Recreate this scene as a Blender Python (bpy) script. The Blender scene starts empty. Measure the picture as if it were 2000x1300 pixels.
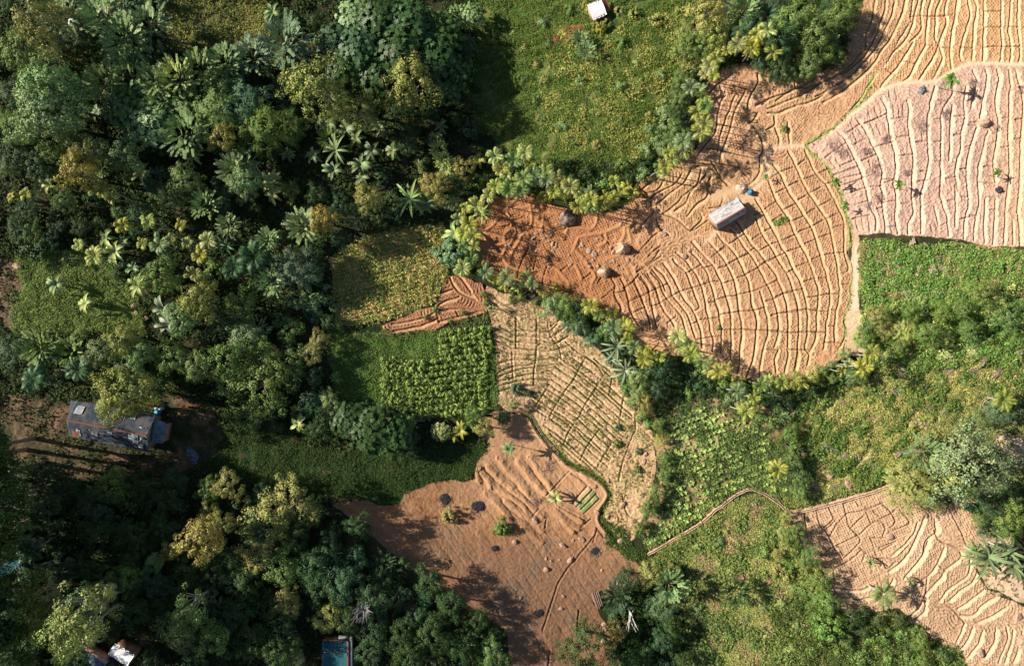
import bpy, math, random
import numpy as np
PI = math.pi
rng = np.random.default_rng(7)
random.seed(7)
S = 12.0           # photo pixels per metre at z = 0
CAMH = 115.0
C = bpy.context.scene.collection
SUNAZ = (0.975, -0.22)   # horizontal travel direction of the light
SUNEL = math.radians(30)

# ------------------------------------------------------------------ noise
_ng = {}
def vnoise(x, y, scale, seed=0):
    k = seed
    if k not in _ng:
        _ng[k] = np.random.default_rng(1000 + seed).random((257, 257))
    g = _ng[k]
    u = np.asarray(x, float) / scale + 1000.37; v = np.asarray(y, float) / scale + 1000.71
    i = np.floor(u).astype(int); j = np.floor(v).astype(int)
    a = u - i; b = v - j
    a = a * a * (3 - 2 * a); b = b * b * (3 - 2 * b)
    i0 = i % 256; j0 = j % 256; i1 = (i + 1) % 256; j1 = (j + 1) % 256
    return (g[i0, j0] * (1 - a) + g[i1, j0] * a) * (1 - b) + (g[i0, j1] * (1 - a) + g[i1, j1] * a) * b
def fbm(x, y, scale, seed=0, o=4):
    s = 0; w = 1; t = 0
    for k in range(o):
        s = s + w * vnoise(x, y, scale / 2 ** k, seed + k); t += w; w *= .55
    return s / t

# ------------------------------------------------------------------ terrain base (photo pixel coords -> metres)
def base_z(px, py):
    px = np.asarray(px, float); py = np.asarray(py, float)
    ax = 1060 + 0.12 * (py - 650)
    u = (px - ax) / 1000.0
    z = np.where(u > 0, 11.0, 10.0) * (np.sqrt(u * u + .015) - .122)
    ll = np.clip((py - 850) / 450, 0, 1.5) * np.clip((950 - px) / 900, 0, 2)
    z = z + 4.0 * ll
    rf = np.clip((py - 930) / 150, 0, 1.6) * np.exp(-((px - 1000) / 260) ** 2)
    z = z + 1.2 * rf
    sm = lambda v: v * v * (3 - 2 * v)
    z = z + 3.0 * sm(np.clip((py - 985 - .12 * (px - 900)) / 170, 0, 1)) * sm(np.clip((1290 - px) / 700, 0, 1))  # tilt away from the sun, added to darken the lower red field
    z = z + 1.6 * np.exp(-(((px - 1180) / 150) ** 2 + ((py - 180) / 170) ** 2))
    z = z + 1.4 * (fbm(px, py, 330, 3, 3) - .5)
    return z
def P(px, py, h=0.0):
    """ground/photo position seen at pixel (px,py) for something h above the ground -> base point x, y, z"""
    z = float(base_z(px, py)); k = 1 - (z + h) / CAMH
    x = (px - 1000) / S * k; y = (650 - py) / S * k
    for _ in range(2):
        qx = 1000 + x * S / (1 - z / CAMH); qy = 650 - y * S / (1 - z / CAMH)
        z = float(base_z(qx, qy))
    return x, y, z

# ------------------------------------------------------------------ digitised plan
ORI = {'A': (1200, 480, 5), 'B': (1400, 280, 5), 'C': (900, 360, 5), 'D': (1300, 120, 5), 'E': (1500, 540, 5),
       'G': (900, 560, 5), 'H': (900, 800, 5), 'K': (1600, 120, 5), 'a': (1500, 0, 4), 'b': (1500, 325, 4),
       'c': (1000, 325, 4), 'd': (500, 325, 4), 'e': (1500, 975, 4), 'p': (0, 0, 1)}
def lines(txt):
    out = []
    for ln in txt.split(';'):
        pts = []; o = None; buf = []
        for t in ln.split():
            if t in ORI:
                o = ORI[t]
            else:
                buf.append(float(t))
                if len(buf) == 2:
                    pts.append((o[0] + buf[0] / o[2], o[1] + buf[1] / o[2])); buf = []
        if len(pts) > 1: out.append(np.array(pts))
    return out
def smooth(p, step=4.0, jit=.0, seed=0):
    p = np.asarray(p, float)
    if len(p) > 2:
        q = np.vstack([2 * p[0] - p[1], p, 2 * p[-1] - p[-2]]); o = []
        for i in range(1, len(q) - 2):
            n = max(1, int(np.linalg.norm(q[i + 1] - q[i]) / step))
            t = (np.arange(n) / n)[:, None]
            a, b, c, d = q[i - 1], q[i], q[i + 1], q[i + 2]
            o.append(.5 * (2 * b + (c - a) * t + (2 * a - 5 * b + 4 * c - d) * t ** 2 + (3 * b - a - 3 * c + d) * t ** 3))
        o.append(p[-1][None]); o = np.vstack(o)
    else:
        n = max(2, int(np.linalg.norm(p[1] - p[0]) / step)); t = np.linspace(0, 1, n + 1)[:, None]
        o = p[0] * (1 - t) + p[1] * t
    if jit:
        o = o + jit * np.stack([vnoise(o[:, 0], o[:, 1], 14, 60 + seed % 5) - .5, vnoise(o[:, 0], o[:, 1], 14, 70 + seed % 5) - .5], 1)
    return o

MAIN_T = """B 860 60 920 200 970 300 1060 400 1130 520 1190 640 1240 760 1245 920 1245 1070 1290 1220 1240 1270;
B 980 110 1080 240 1150 390 1210 510 1240 620 1270 720 1310 830 1300 1000 1285 1080 1320 1150 1335 1290 E 805 110 805 230 745 400 760 520 740 620 680 720;
B 700 80 770 230 850 400 920 520 1000 640 1080 760 1120 900 1150 1060 1185 1280 E 690 60 700 160 680 290 660 380 655 500 650 640;
B 540 210 620 300 680 440 760 560 840 690 910 800 960 930 1000 1060 1060 1250 E 575 30 600 110 605 230 590 350 570 450 565 560 545 710;
B 500 350 540 460 600 600 690 720 750 850 820 1000 890 1130 950 1290 E 460 40 490 130 490 260 475 380 470 530 450 660 410 730;
B 380 540 440 650 500 770 570 880 620 1000 690 1110 740 1220 785 1300 E 310 50 350 160 380 300 390 420 385 560 365 700 400 760 385 870;
B 380 730 440 880 520 1010 590 1120 680 1270 E 210 30 250 150 290 300 300 420 300 560 290 700 290 800 260 920;
B 190 770 260 860 340 990 420 1080 490 1170 570 1280 A 1590 320 1650 470 1690 640 1700 830 1690 990;
A 1600 1020 1570 1100 1580 1240; A 1690 1010 1700 1080 1660 1240; A 1790 1020 1770 1150 1750 1240;
B 130 840 210 920 290 1040 340 1110 A 1400 210 1480 350 1540 480 1580 610 1600 750 1595 880 1560 1000;
B 0 880 60 960 A 1110 0 1180 90 1250 220 1300 330 1330 440 1350 600 1390 700 1385 850 1370 1000 1340 1160 1290 1290;
A 1420 440 1460 580 1500 740 1500 880 1460 990 1430 1150 1420 1270;
A 900 -50 970 20 1060 120 1120 230 1170 350 1200 480 1220 640 1250 790 1230 1000 1225 1150 1200 1250;
A 750 -40 800 20 860 80 950 180 1010 280 1060 400 1100 530 1140 700 1140 880 1140 1100;
A 700 20 780 90 840 170 900 250 940 370 980 520 1020 650 1040 800 1050 930 1040 1050;
A 600 60 700 150 760 230 830 340 870 470 900 620 930 780 970 950 960 1030;
A 570 130 600 170 690 250 750 380 790 500 830 600 790 632;
A 480 170 560 290 620 400 680 520 760 610 800 700 840 820 860 1000;
A 400 210 490 310 540 400 570 490 650 590 720 680 760 800 790 900;
A 350 250 430 340 490 480 560 570 640 660 680 760 700 860;
A 300 280 390 400 430 480 450 560 500 660 560 740 610 850 600 930;
A 240 310 320 400 350 500 370 600 390 700 420 800;
A 180 350 250 470 290 590 330 680 350 800; A 100 400 140 520 150 620 200 720 280 820; A 0 480 60 580 60 650;
D 580 300 545 400 510 520 500 620 470 720 400 800 310 920; D 680 330 640 440 560 640 530 760 510 880;
D 790 270 700 440 640 620 600 760 540 900 530 980; D 905 120 900 210 850 300 810 380 800 460;
D 905 500 860 570 820 600; D 860 640 930 750 950 880 920 940 920 1060 870 1160 790 1220;
D 1060 540 1060 620 980 670; D 1070 650 1110 760 1110 860; D 1190 590 1200 720 1220 840;
D 1450 100 1450 180 1300 260 1150 320 1000 370 880 430; D 1260 190 1275 260; D 1540 330 1400 400 1250 440 1100 500 1000 500;
D 450 970 500 1060 570 1170 650 1240; D 250 1040 400 1020 470 1070; D 660 110 620 150 520 220 430 310; D 530 240 560 320;
a 840 0 825 100 800 200 765 290 765 380 715 430 640 520 540 590 460 630 330 680 200 700 60 790;
a 925 0 905 100 870 200 850 280 780 400 730 470 600 570 440 640 300 720 150 790 0 850;
a 990 0 975 100 930 200 890 290 840 380 770 470 640 600 480 700 370 760;
a 1070 0 1050 100 1000 220 950 320 880 400 830 490 700 620 540 740 430 800;
c 1010 190 1110 110 1200 70; c 1130 300 1220 220 1330 140 1400 30; c 1180 370 1300 280 1330 230 1440 150 1480 30;
c 1270 350 1350 290 1400 200 1520 60; c 1370 390 1450 290 1520 240 1550 120; c 1040 210 1130 190 1200 100; c 1080 250 1150 200 1270 140 1330 60;
c 1550 80 1530 180 1640 230 1630 310 1540 330; c 1590 60 1690 150 1760 170; c 1600 20 1660 120; c 1470 370 1480 420 1400 500;
c 1110 310 1200 380 1300 420 1400 500 1530 420; c 930 480 1010 420 1100 330; c 980 560 1030 450 1110 370; c 1130 380 1150 470 1230 540;
C 1470 920 1510 990 1500 1080 1560 1190 1570 1240; C 1560 920 1600 1000 1640 1130 1660 1230; C 1690 930 1730 1050 1780 1170;
C 1760 900 1830 1010 1850 1170; C 1820 870 1900 1000 1930 1120; C 1870 830 1960 950 2000 1040"""
AFIELD_T = """a 1130 0 1100 180 1010 330 940 470 860 550 790 650 710 780 640 860 500 990 420 1080 300 1130;
a 1175 0 1150 100 1110 250 1050 340 960 430 880 520 800 630; a 1215 0 1190 100 1200 230 1110 330; a 1130 340 1060 450 1000 540 900 650 870 700;
a 1270 0 1250 120 1230 300 1230 360 1160 480 1110 590 1050 640; a 1350 0 1310 100 1310 300 1330 350 1280 470 1180 620;
a 1400 0 1380 100 1390 200 1340 340 1360 450 1330 540 1290 620; a 1480 0 1460 150 1430 300 1420 430 1440 540; a 1560 0 1580 120 1550 230 1520 330 1500 430 1510 480 1560 490;
a 1610 0 1630 60 1610 200 1600 350 1590 470; a 1690 0 1680 480; a 1820 0 1820 200 1830 350 1810 490; a 1900 0 1890 120 1880 250 1900 380 1890 490;
a 1955 0 1950 200 1970 400 1955 490; a 2030 0 2020 300 2030 490"""
AFIELD_X = """a 850 100 900 85 975 105 1040 110 1100 120; a 840 270 940 330 1010 340; a 1120 130 1190 125 1250 130 1310 130 1380 130; a 1110 260 1160 290; a 1020 390 1070 420;
a 920 540 1000 590; a 780 480 850 540; a 1690 90 1810 90; a 1690 215 1815 215; a 1690 370 1830 365; a 1500 370 1600 375; a 1230 350 1290 360;
a 1830 365 1960 365; a 1890 210 1960 215; a 1360 370 1430 380; a 620 290 760 310; a 560 390 700 400; a 700 140 680 280; a 830 660 870 700; a 1060 480 1160 500; a 1250 130 1440 120"""
MAIN_X = """A 150 540 250 500 380 430 520 370; A 360 590 440 560 520 510 590 470 680 430 830 390 950 350 1020 345; A 190 650 300 600; A 520 750 600 690;
A 220 250 300 190 380 130 440 40; A 700 270 790 220 850 180; A 890 215 960 190; A 1010 220 1100 190 1190 130 1310 80; A 950 105 1000 70 1090 10;
A 1190 315 1270 290 1390 220 1470 160 1600 100; A 1075 365 1160 340; A 1220 470 1300 455 1370 435 1480 390 1590 340; A 1000 520 1080 500 1200 480;
A 1480 540 1550 520 1640 470 1740 440 1840 420; A 1040 670 1100 660 1230 640 1350 630 1470 600; A 1530 685 1600 660 1690 650 1780 640 1870 620 1980 630;
A 840 720 920 710 1010 700; A 760 760 810 740; A 1070 820 1250 815 1390 825 1490 825 1600 830 1700 845 1800 845 1890 840 2000 850; A 800 910 930 890 1040 880;
A 920 550 990 545; A 1490 1010 1600 1020; A 1700 1010 1790 1015 1900 1020;
B 30 1040 80 1000; B 110 1170 190 1135; B 215 920 275 880; B 120 980 200 930; B 220 1110 310 1070; B 10 1220 90 1200; B 345 930 430 880; B 330 1045 375 1020;
B 420 1045 500 1000; B 415 1200 475 1160; B 290 1275 390 1220; B 505 1155 580 1110; B 470 855 530 825; B 535 980 600 960; B 600 1095 650 1080; B 690 1260 740 1230;
B 640 945 760 890; B 685 1055 820 1010; B 770 1205 890 1160; B 730 760 840 710; B 800 865 910 820; B 860 980 950 940; B 925 1130 1010 1100; B 660 645 770 590;
B 540 755 640 695; B 470 640 580 570; B 575 485 660 440; B 620 280 740 235; B 700 415 800 370; B 795 550 870 510; B 880 680 960 640; B 945 800 1040 750;
B 995 920 1110 880; B 1050 1085 1145 1070; B 850 350 950 315; B 915 480 1020 430; B 1005 610 1120 545; B 1075 730 1190 680; B 1130 825 1230 795; B 1175 1065 1240 1060;
B 995 290 1075 255; B 1065 400 1140 375; B 370 700 430 680; B 540 330 600 295; B 790 210 860 160;
E 20 65 80 35; E 75 195 140 170 240 155; E 275 135 330 120; E 0 230 45 220; E 120 355 190 345 290 330 380 320 470 335 590 340; E 385 200 490 190; E 515 180 600 170 690 165;
E 350 50 450 20; E 495 15 560 10; E 625 325 670 325; E 720 75 800 75; E 30 535 190 545 300 540 390 540 470 540 565 550; E 590 485 655 485; E 545 640 720 650;
C 1650 1140 1750 1090 1870 1040 2000 980; C 1590 1010 1670 960 1740 880; C 1720 860 1850 770 1960 700; C 1380 1110 1480 1030; C 1700 700 1800 590 1900 490 1980 440; C 1830 700 1950 600;
C 660 620 600 740 570 820 550 910; C 740 700 710 830; C 850 780 810 900 790 990; C 980 840 1040 790; C 1200 920 1270 870; C 1380 900 1330 970; C 1500 1060 1600 1040; C 1460 590 1380 500;
c 1050 250 1000 200; c 1330 140 1300 120; D 560 380 700 400 830 420; D 540 430 680 450 800 470; D 510 540 640 560 760 580 870 600; D 500 620 620 630 650 650; D 480 730 560 745 660 760; D 400 850 520 870 640 900;
D 610 770 770 790; D 620 830 900 900; D 540 1000 720 1040 910 1050; D 670 240 800 270 840 300; D 660 290 780 320"""
MAIN_U = """C 540 150 440 250 330 380 240 460; C 440 250 490 330 490 420 420 510 440 600 410 690 370 730; C 240 460 250 530 270 560 180 590; C 150 440 240 460; C 240 480 330 490 400 520;
C 760 170 680 180 690 280 685 380 630 460 560 570 490 700 470 750; C 630 460 700 530; C 200 590 300 660 400 700 460 780 560 830 700 860 850 910 980 960 1100 1010 1200 1050 1300 1100 1380 1140;
C 370 380 480 430 600 460; C 480 330 560 340 660 360; C 800 200 810 300 800 380 780 450; C 800 280 950 290; C 860 780 960 850 1040 940 1130 990; C 1120 790 1160 860 1180 920;
C 1130 650 1200 720 1260 810 1310 900 1290 960; C 1050 420 1000 530; C 1150 530 1100 650; C 1150 520 1250 500 1400 470 1550 410 1600 370; C 1330 290 1330 360 1280 440 1180 430 1000 410;
C 1420 470 1420 560 1360 600; C 1600 430 1590 520 1530 590 1470 610; C 1700 350 1640 430 1660 560; C 1900 220 1800 320 1740 400 1700 450; C 1780 390 1850 510; C 1770 450 1730 540 1750 610;
C 1430 730 1560 690 1680 720 1780 780 1850 850; C 1000 420 820 390 740 350; C 1960 280 1890 340 1900 430 1960 480; C 350 600 470 560; C 480 590 530 480; C 1640 740 1690 820 1700 870; C 1600 800 1640 880;
D 840 630 770 760 940 830; C 540 230 660 220; C 600 500 720 560"""
B_T = """K 180 690 250 760 310 880 350 960 390 1040 430 1160 465 1290 B 1480 560 1500 640 1550 720 1550 850;
K 370 580 440 660 500 780 560 900 600 1010 620 1100 600 1230 B 1620 480 1620 640 1640 760 1640 880;
K 600 360 650 440 680 620 700 760 740 920 750 1050 730 1200 B 1740 430 1755 620 1740 720 1765 880;
K 860 380 880 470 870 640 900 820 920 960 910 1100 905 1290 B 1910 560 1920 680 1870 780 1870 880;
K 1130 250 1090 400 1060 580 1060 760 1070 900 1060 1040 1020 1200 b 1195 200 1195 290;
K 1300 240 1300 330 1220 450 1190 560 1195 700 1190 900 1185 1290 b 1340 150 1360 290 1400 400 1410 540;
K 1300 430 1285 560 1280 780 1270 970; K 1430 240 1415 420 1420 560 1390 690 1380 860 1350 960 1330 1080 1350 1250 b 1460 150 1470 300 1465 470;
K 1500 90 1540 190 1520 300 1490 460; K 1540 640 1500 760 1460 900 1440 1040 1450 1250 b 1570 300 1540 400 1530 570;
K 1620 80 1640 200 1590 420 1570 560; K 1650 680 1600 860 1560 1020 1550 1200 b 1650 300 1620 400 1610 580; K 1740 80 1760 180 1720 350 1730 480 1750 640 1720 860 1700 1040 1720 1180;
K 1850 90 1870 210 1855 360 1855 560 1850 800 1860 1000 1850 1200 b 1860 310 1850 500 1840 610; K 1920 80 1980 340 1990 540 1970 760 1960 1000 1955 1250 b 1950 350 1965 480 1970 620;
b 1130 130 1120 260; b 1200 310 1195 520; b 1700 250 1690 400 1690 600; b 1780 250 1770 400 1760 610; b 1910 430 1915 610; b 1300 310 1320 400 1330 470"""
B_X = """K 440 610 650 515; K 700 560 870 545; K 280 690 400 610; K 330 820 470 750; K 410 970 550 910; K 60 940 260 800; K 210 1020 350 960; K 530 840 700 790; K 760 740 880 720;
K 780 920 920 910; K 940 790 1060 780; K 1120 570 1190 560; K 1120 790 1190 780; K 1240 1140 1340 1130; K 1420 840 1480 820; K 1130 980 1190 970; K 960 1170 1060 1160; b 800 160 890 150;
b 910 280 1000 270; b 660 410 800 380; b 1390 100 1470 80; b 1510 240 1560 240; b 1500 410 1620 385; b 1400 270 1460 260; K 1160 380 1290 400; K 1320 540 1410 530; K 1320 720 1390 710; K 640 1180 730 1160; K 240 1260 440 1130; K 200 1150 420 1090;
K 150 1110 380 1020; b 680 300 780 270; b 650 200 760 170; b 560 150 740 100; b 540 60 700 10; b 850 330 890 320; b 930 470 1000 470; b 1040 290 1110 280; b 1190 40 1230 40; b 1570 380 1640 385; b 1710 240 1780 240; b 1730 340 1780 340; b 1340 470 1400 440; b 900 100 990 100; b 1720 0 1760 5;
K 1450 620 1540 630; K 1600 1030 1690 1020; K 1780 560 1850 550; K 1780 840 1850 830; K 1900 760 1970 750; K 1910 570 1980 560; K 1480 600 1560 590; K 1370 1050 1440 1040; K 1550 1180 1700 1190"""
B_K = """K 540 450 570 540; K 590 420 610 530; K 480 490 500 550; K 500 600 540 720; K 560 620 600 720; K 640 600 660 700; K 720 430 730 540; K 770 440 780 540; K 820 430 825 530;
K 320 680 370 780; K 380 650 430 740; K 310 600 330 670; K 360 560 390 600; K 110 960 160 1050; K 160 940 210 1030; K 280 870 320 960; K 490 970 500 1030; B 1360 750 1385 850; B 1420 720 1440 850;
B 1480 710 1500 850; K 680 300 700 390; K 740 280 760 370; K 610 340 620 380; K 820 840 830 910; K 840 660 860 710; K 1000 700 1010 780; K 460 1130 560 1080; b 1270 460 1290 520; b 1310 440 1330 510; b 960 480 970 520"""
E_T = """e 1230 130 1180 250 1110 400 1000 520 940 560; e 1300 150 1310 250 1230 330 1200 450 1130 530 1060 620; e 1380 380 1330 480 1280 570 1200 640 1140 680;
e 1500 410 1500 460 1390 550 1350 610 1280 690 1230 750; e 1580 460 1570 570 1500 640 1400 710 1340 790; e 1640 540 1600 640 1480 730 1420 790; e 1690 700 1600 770 1480 850;
e 1800 750 1680 820 1600 900 1500 900; e 1860 840 1760 900 1640 960; e 1530 970 1500 1060 1470 1130; e 1600 1000 1560 1100 1510 1160; e 1680 1020 1640 1130 1560 1230; e 1780 1010 1760 1130 1690 1230;
e 1860 1000 1870 1100 1800 1270; e 1920 1020 1900 1130 1850 1270; e 1990 1030 1960 1150 1920 1270; e 1170 180 1120 300 1010 400 960 440; e 1250 330 1210 440; e 1250 600 1230 750 1160 870 1060 940;
e 1230 780 1220 880 1150 930; e 500 680 700 710 790 680; e 520 760 700 780 820 760; e 540 830 700 850 800 850; e 980 620 940 690 900 720"""
E_X = """e 290 110 300 230 330 350 345 430; e 380 90 410 200 480 290 530 390 590 470; e 480 70 510 150 440 220; e 590 20 610 110 630 200 690 270; e 690 20 710 50; e 180 220 300 235 400 200;
e 350 360 480 300; e 480 290 560 170 620 110; e 300 370 340 430 470 430; e 440 430 520 370 640 310 700 280; e 620 110 760 80 900 30; e 450 240 530 160; e 760 60 780 120 810 200; e 650 220 750 130; e 700 290 810 190 880 170 920 220 900 280; e 880 150 970 110 1010 60;
e 900 40 960 100 1000 170 960 220; e 1030 80 1110 180 1060 210; e 690 270 720 330 600 460; e 800 290 850 440; e 540 530 650 470 730 400; e 410 520 500 540 540 530; e 510 540 520 630; e 650 540 660 600 520 630;
e 860 460 1000 450 1100 360; e 890 400 980 350; e 900 500 940 540 1000 480; e 810 300 930 300; e 1440 130 1500 230 1550 350; e 1300 240 1340 320 1480 380; e 1330 510 1390 560; e 1400 820 1480 900 1540 970; e 1240 1040 1480 1140; e 860 380 1000 330; e 720 380 770 420; e 740 480 760 430;
e 1120 610 1180 650; e 830 90 870 130; e 980 240 1060 210 1110 180"""
TRI_T = """d 1060 1230 1250 1200 1400 1140 1440 1070 1590 1020; d 1070 1290 1300 1240 1420 1190; d 1420 1120 1600 1110 1760 1130; d 1430 1210 1600 1170 1770 1130; d 1510 860 1560 960 1620 1000 1720 1050; d 1420 1000 1540 960; d 1580 850 1680 980"""
TRI_X = "d 1340 1040 1400 1100 1430 1220; d 1560 1130 1580 1170"
WEED_X = """G 740 320 740 600 720 800 710 960; G 500 640 510 900; G 540 300 540 600; G 850 340 880 480 960 600 980 700; G 1220 690 1120 870; G 1110 890 930 1150 850 1300 H 820 100; G 1340 960 1230 1130 1140 1290 H 1060 200 1000 350;
G 870 950 720 1180; G 1480 890 1450 1060; G 1590 1080 1560 1260; G 1030 540 1150 640 1230 690 1320 760 1400 870; H 1350 200 1250 330 1170 490; H 1470 330 1380 480 1330 580; H 1700 210 1640 360; H 1620 400 1570 560 1540 690; H 1700 70 1710 190; H 1600 850 1590 900; H 1430 980 1530 1020 1550 1080; H 1580 850 1620 1000 1680 1060; H 1500 1150 1560 1080; G 1400 870 1330 960; H 1540 1190 1600 1120"""
WEED_T = """G 550 430 750 440 860 440 940 360; G 550 480 740 490 860 500 950 440 1010 400; G 530 540 640 540 740 560 860 570 950 540 1050 480; G 520 600 740 620 870 630 970 600 1060 570;
G 350 640 500 660 740 670; G 340 760 500 710 730 720 960 700; G 350 840 500 780 620 770 720 750; G 350 885 500 830 720 790 900 830; G 350 930 500 890 720 850 900 890; G 350 975 520 930 720 905 880 930; G 360 1020 500 980; G 560 965 720 960 860 970; G 340 520 500 600; G 340 460 520 540; G 380 390 540 470; G 750 360 830 350; G 260 120 400 210 560 320; G 330 110 480 200 620 240; G 870 400 960 330 1000 320"""
RED_R = """H 330 740 450 820 560 900 700 1050 800 1140; H 470 760 580 850 700 960 800 1040; H 240 820 430 1000 600 1150 760 1260; H 350 470 460 600 560 700 680 860 800 950; H 550 510 630 610 700 700 880 860;
H 660 460 740 560 820 680 900 780; H 910 950 1000 1070 1100 1200; H 430 890 560 990 700 1080 800 1180; H 760 880 920 1010 1140 1170; H 950 930 1060 1010 1180 1100; H 260 560 400 700 520 760; H 200 620 300 760; H 620 560 700 700; H 1180 620 1300 760; H 150 560 170 700; H 640 1180 800 1290"""
RED_X = """H 1060 600 950 720 830 840; H 1080 620 1200 700 1330 840; p 1163 1045 1130 1085 1095 1130 1080 1170 1060 1230; p 1165 1030 1180 1050; H 1240 740 1100 900; H 1285 775 1130 940; H 1320 820 1170 970; H 1345 870 1200 1010; H 1180 1140 1270 1070; H 1330 1170 1290 1290; p 1210 1120 1195 1160; p 1130 1190 1128 1240; p 1075 1270 1070 1300; H 940 930 1220 1080; H 700 1040 760 970; H 820 1150 840 1060"""
RED_K = []   # shallow plough furrows are generated below
def shift(l, dx, dy): return [a + np.array([dx, dy]) for a in l]

FP = {
 'main': [(955,390),(985,376),(1040,373),(1060,395),(1130,415),(1200,415),(1235,390),(1250,352),(1330,320),(1362,290),(1380,250),(1366,200),(1380,150),(1415,130),(1450,122),(1500,132),(1530,150),(1560,152),(1600,142),(1625,132),(1650,110),(1652,60),(1690,-6),(1782,-6),(1775,45),(1752,82),(1735,118),(1697,162),(1677,197),(1660,217),(1625,250),(1590,275),(1569,286),(1582,298),(1596,302),(1616,328),(1630,358),(1642,382),(1648,404),(1654,424),(1662,446),(1660,480),(1657,496),(1664,510),(1667,540),(1661,562),(1661,586),(1649,620),(1652,644),(1648,668),(1640,700),(1600,728),(1550,738),(1480,745),(1440,742),(1400,722),(1350,700),(1300,690),(1250,680),(1225,655),(1190,622),(1150,600),(1100,582),(1040,570),(990,555),(950,535),(926,500),(918,470),(930,430),(945,405)],
 'upper': [(1782,-6),(2010,-6),(2010,124),(1900,122),(1860,137),(1820,157),(1760,161),(1720,173),(1690,197),(1660,217),(1677,197),(1697,162),(1735,118),(1752,82),(1775,45)],
 'pink': [(1720,173),(1760,161),(1820,157),(1860,137),(1900,122),(2010,124),(2010,484),(1940,480),(1880,468),(1780,460),(1665,457),(1662,446),(1654,424),(1648,404),(1642,382),(1630,358),(1616,328),(1596,302),(1582,298),(1569,286),(1590,275),(1625,250),(1660,217),(1690,197)],
 'spike': [(1667,540),(1664,510),(1664,457),(1678,457),(1672,500),(1676,560),(1680,600),(1688,660),(1694,690),(1640,700),(1648,668),(1652,644),(1649,620),(1661,586),(1661,562)],
 'east': [(1540,1000),(1750,945),(1775,960),(1800,990),(1850,985),(1900,960),(1910,1000),(1905,1070),(1905,1110),(1930,1150),(2010,1190),(2010,1306),(1890,1306),(1870,1262),(1810,1245),(1778,1220),(1757,1185),(1700,1197),(1640,1197),(1622,1160),(1600,1110),(1550,1050)],
 'weed': [(950,560),(1000,575),(1050,590),(1080,612),(1120,645),(1180,690),(1215,750),(1250,800),(1275,840),(1280,900),(1280,940),(1255,1000),(1240,1050),(1222,1066),(1184,1030),(1180,1010),(1186,985),(1192,960),(1182,938),(1150,921),(1116,905),(1092,885),(1070,860),(1052,838),(1040,818),(1022,804),(990,800),(975,790),(968,700),(965,650),(955,620),(945,590)],
 'red': [(945,812),(1022,804),(1040,818),(1052,838),(1070,860),(1092,885),(1116,905),(1150,921),(1182,938),(1192,960),(1186,985),(1176,1010),(1184,1040),(1222,1070),(1262,1108),(1258,1140),(1200,1160),(1160,1175),(1190,1230),(1215,1306),(1000,1306),(990,1240),(975,1215),(900,1170),(800,1110),(720,1040),(650,985),(690,972),(740,985),(780,985),(790,962),(850,940),(925,935),(930,900),(955,870),(940,840)],
 'tri': [(868,538),(905,538),(940,556),(957,590),(947,612),(900,624),(850,645),(760,654),(748,638),(775,620),(850,598),(865,565)],
}
SOFT = {   # colour patches of bare soil or litter in the vegetated parts
 'dirt': [(0,758),(60,770),(130,780),(250,775),(345,770),(420,800),(440,850),(420,890),(380,915),(240,935),(150,940),(0,890)],
 'dirt2': [(0,500),(30,510),(50,550),(30,640),(0,650)],
 'dirt3': [(1068,80),(1130,40),(1140,55),(1095,85),(1072,95)],
 'dirt4': [(1930,850),(1990,845),(2010,870),(2010,925),(1970,905)],
 'dirt5': [(1905,960),(1960,1000),(1990,1110),(2010,1190),(1930,1150),(1905,1110)],
 'dirt6': [(300,0),(520,0),(560,60),(420,100),(300,110),(330,60)],
 'dirt7': [(150,1230),(290,1240),(290,1310),(120,1310)],
 'dirt8': [(560,1230),(720,1230),(720,1310),(560,1310)],
}
GRASS = {
 'meadow': [(925,0),(1370,0),(1340,110),(1320,260),(1240,335),(1050,310),(980,300),(900,200)],
 'thicket': [(1680,470),(2010,488),(2010,700),(1880,720),(1760,720),(1700,690),(1690,600),(1675,560)],
 'slope': [(1540,780),(1640,730),(1740,710),(1880,690),(2010,640),(2010,740),(1930,800),(1860,850),(1740,930),(1570,985),(1565,880)],
 'stones': [(1270,1090),(1370,1030),(1465,965),(1535,1005),(1600,1110),(1640,1200),(1760,1200),(1870,1270),(1890,1310),(1320,1310),(1290,1180)],
 'lower': [(330,820),(470,830),(640,870),(800,890),(930,860),(955,880),(920,930),(850,940),(790,960),(780,985),(700,975),(560,960),(440,925),(380,900)],
 'crops': [(640,650),(750,650),(960,640),(972,800),(900,815),(760,815),(650,790)],
 'glade': [(30,500),(180,480),(260,560),(290,650),(120,650),(20,650)],
 'ochre': [(650,500),(700,462),(800,440),(865,440),(875,540),(850,592),(770,620),(700,640),(660,632),(648,560)],
 'basin': [(1290,720),(1440,740),(1540,780),(1570,980),(1470,945),(1370,1010),(1265,1078),(1250,1040),(1290,970),(1280,800)],
}
def inpoly(px, py, poly):
    poly = np.asarray(poly, float); ins = np.zeros(np.shape(px), bool)
    x0, y0 = poly.min(0); x1, y1 = poly.max(0)
    n = len(poly); j = n - 1
    for i in range(n):
        xi, yi = poly[i]; xj, yj = poly[j]
        if yi != yj:
            c = ((yi > py) != (yj > py)) & (px < (xj - xi) * (py - yi) / (yj - yi) + xi)
            ins ^= c
        j = i
    return ins

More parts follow.
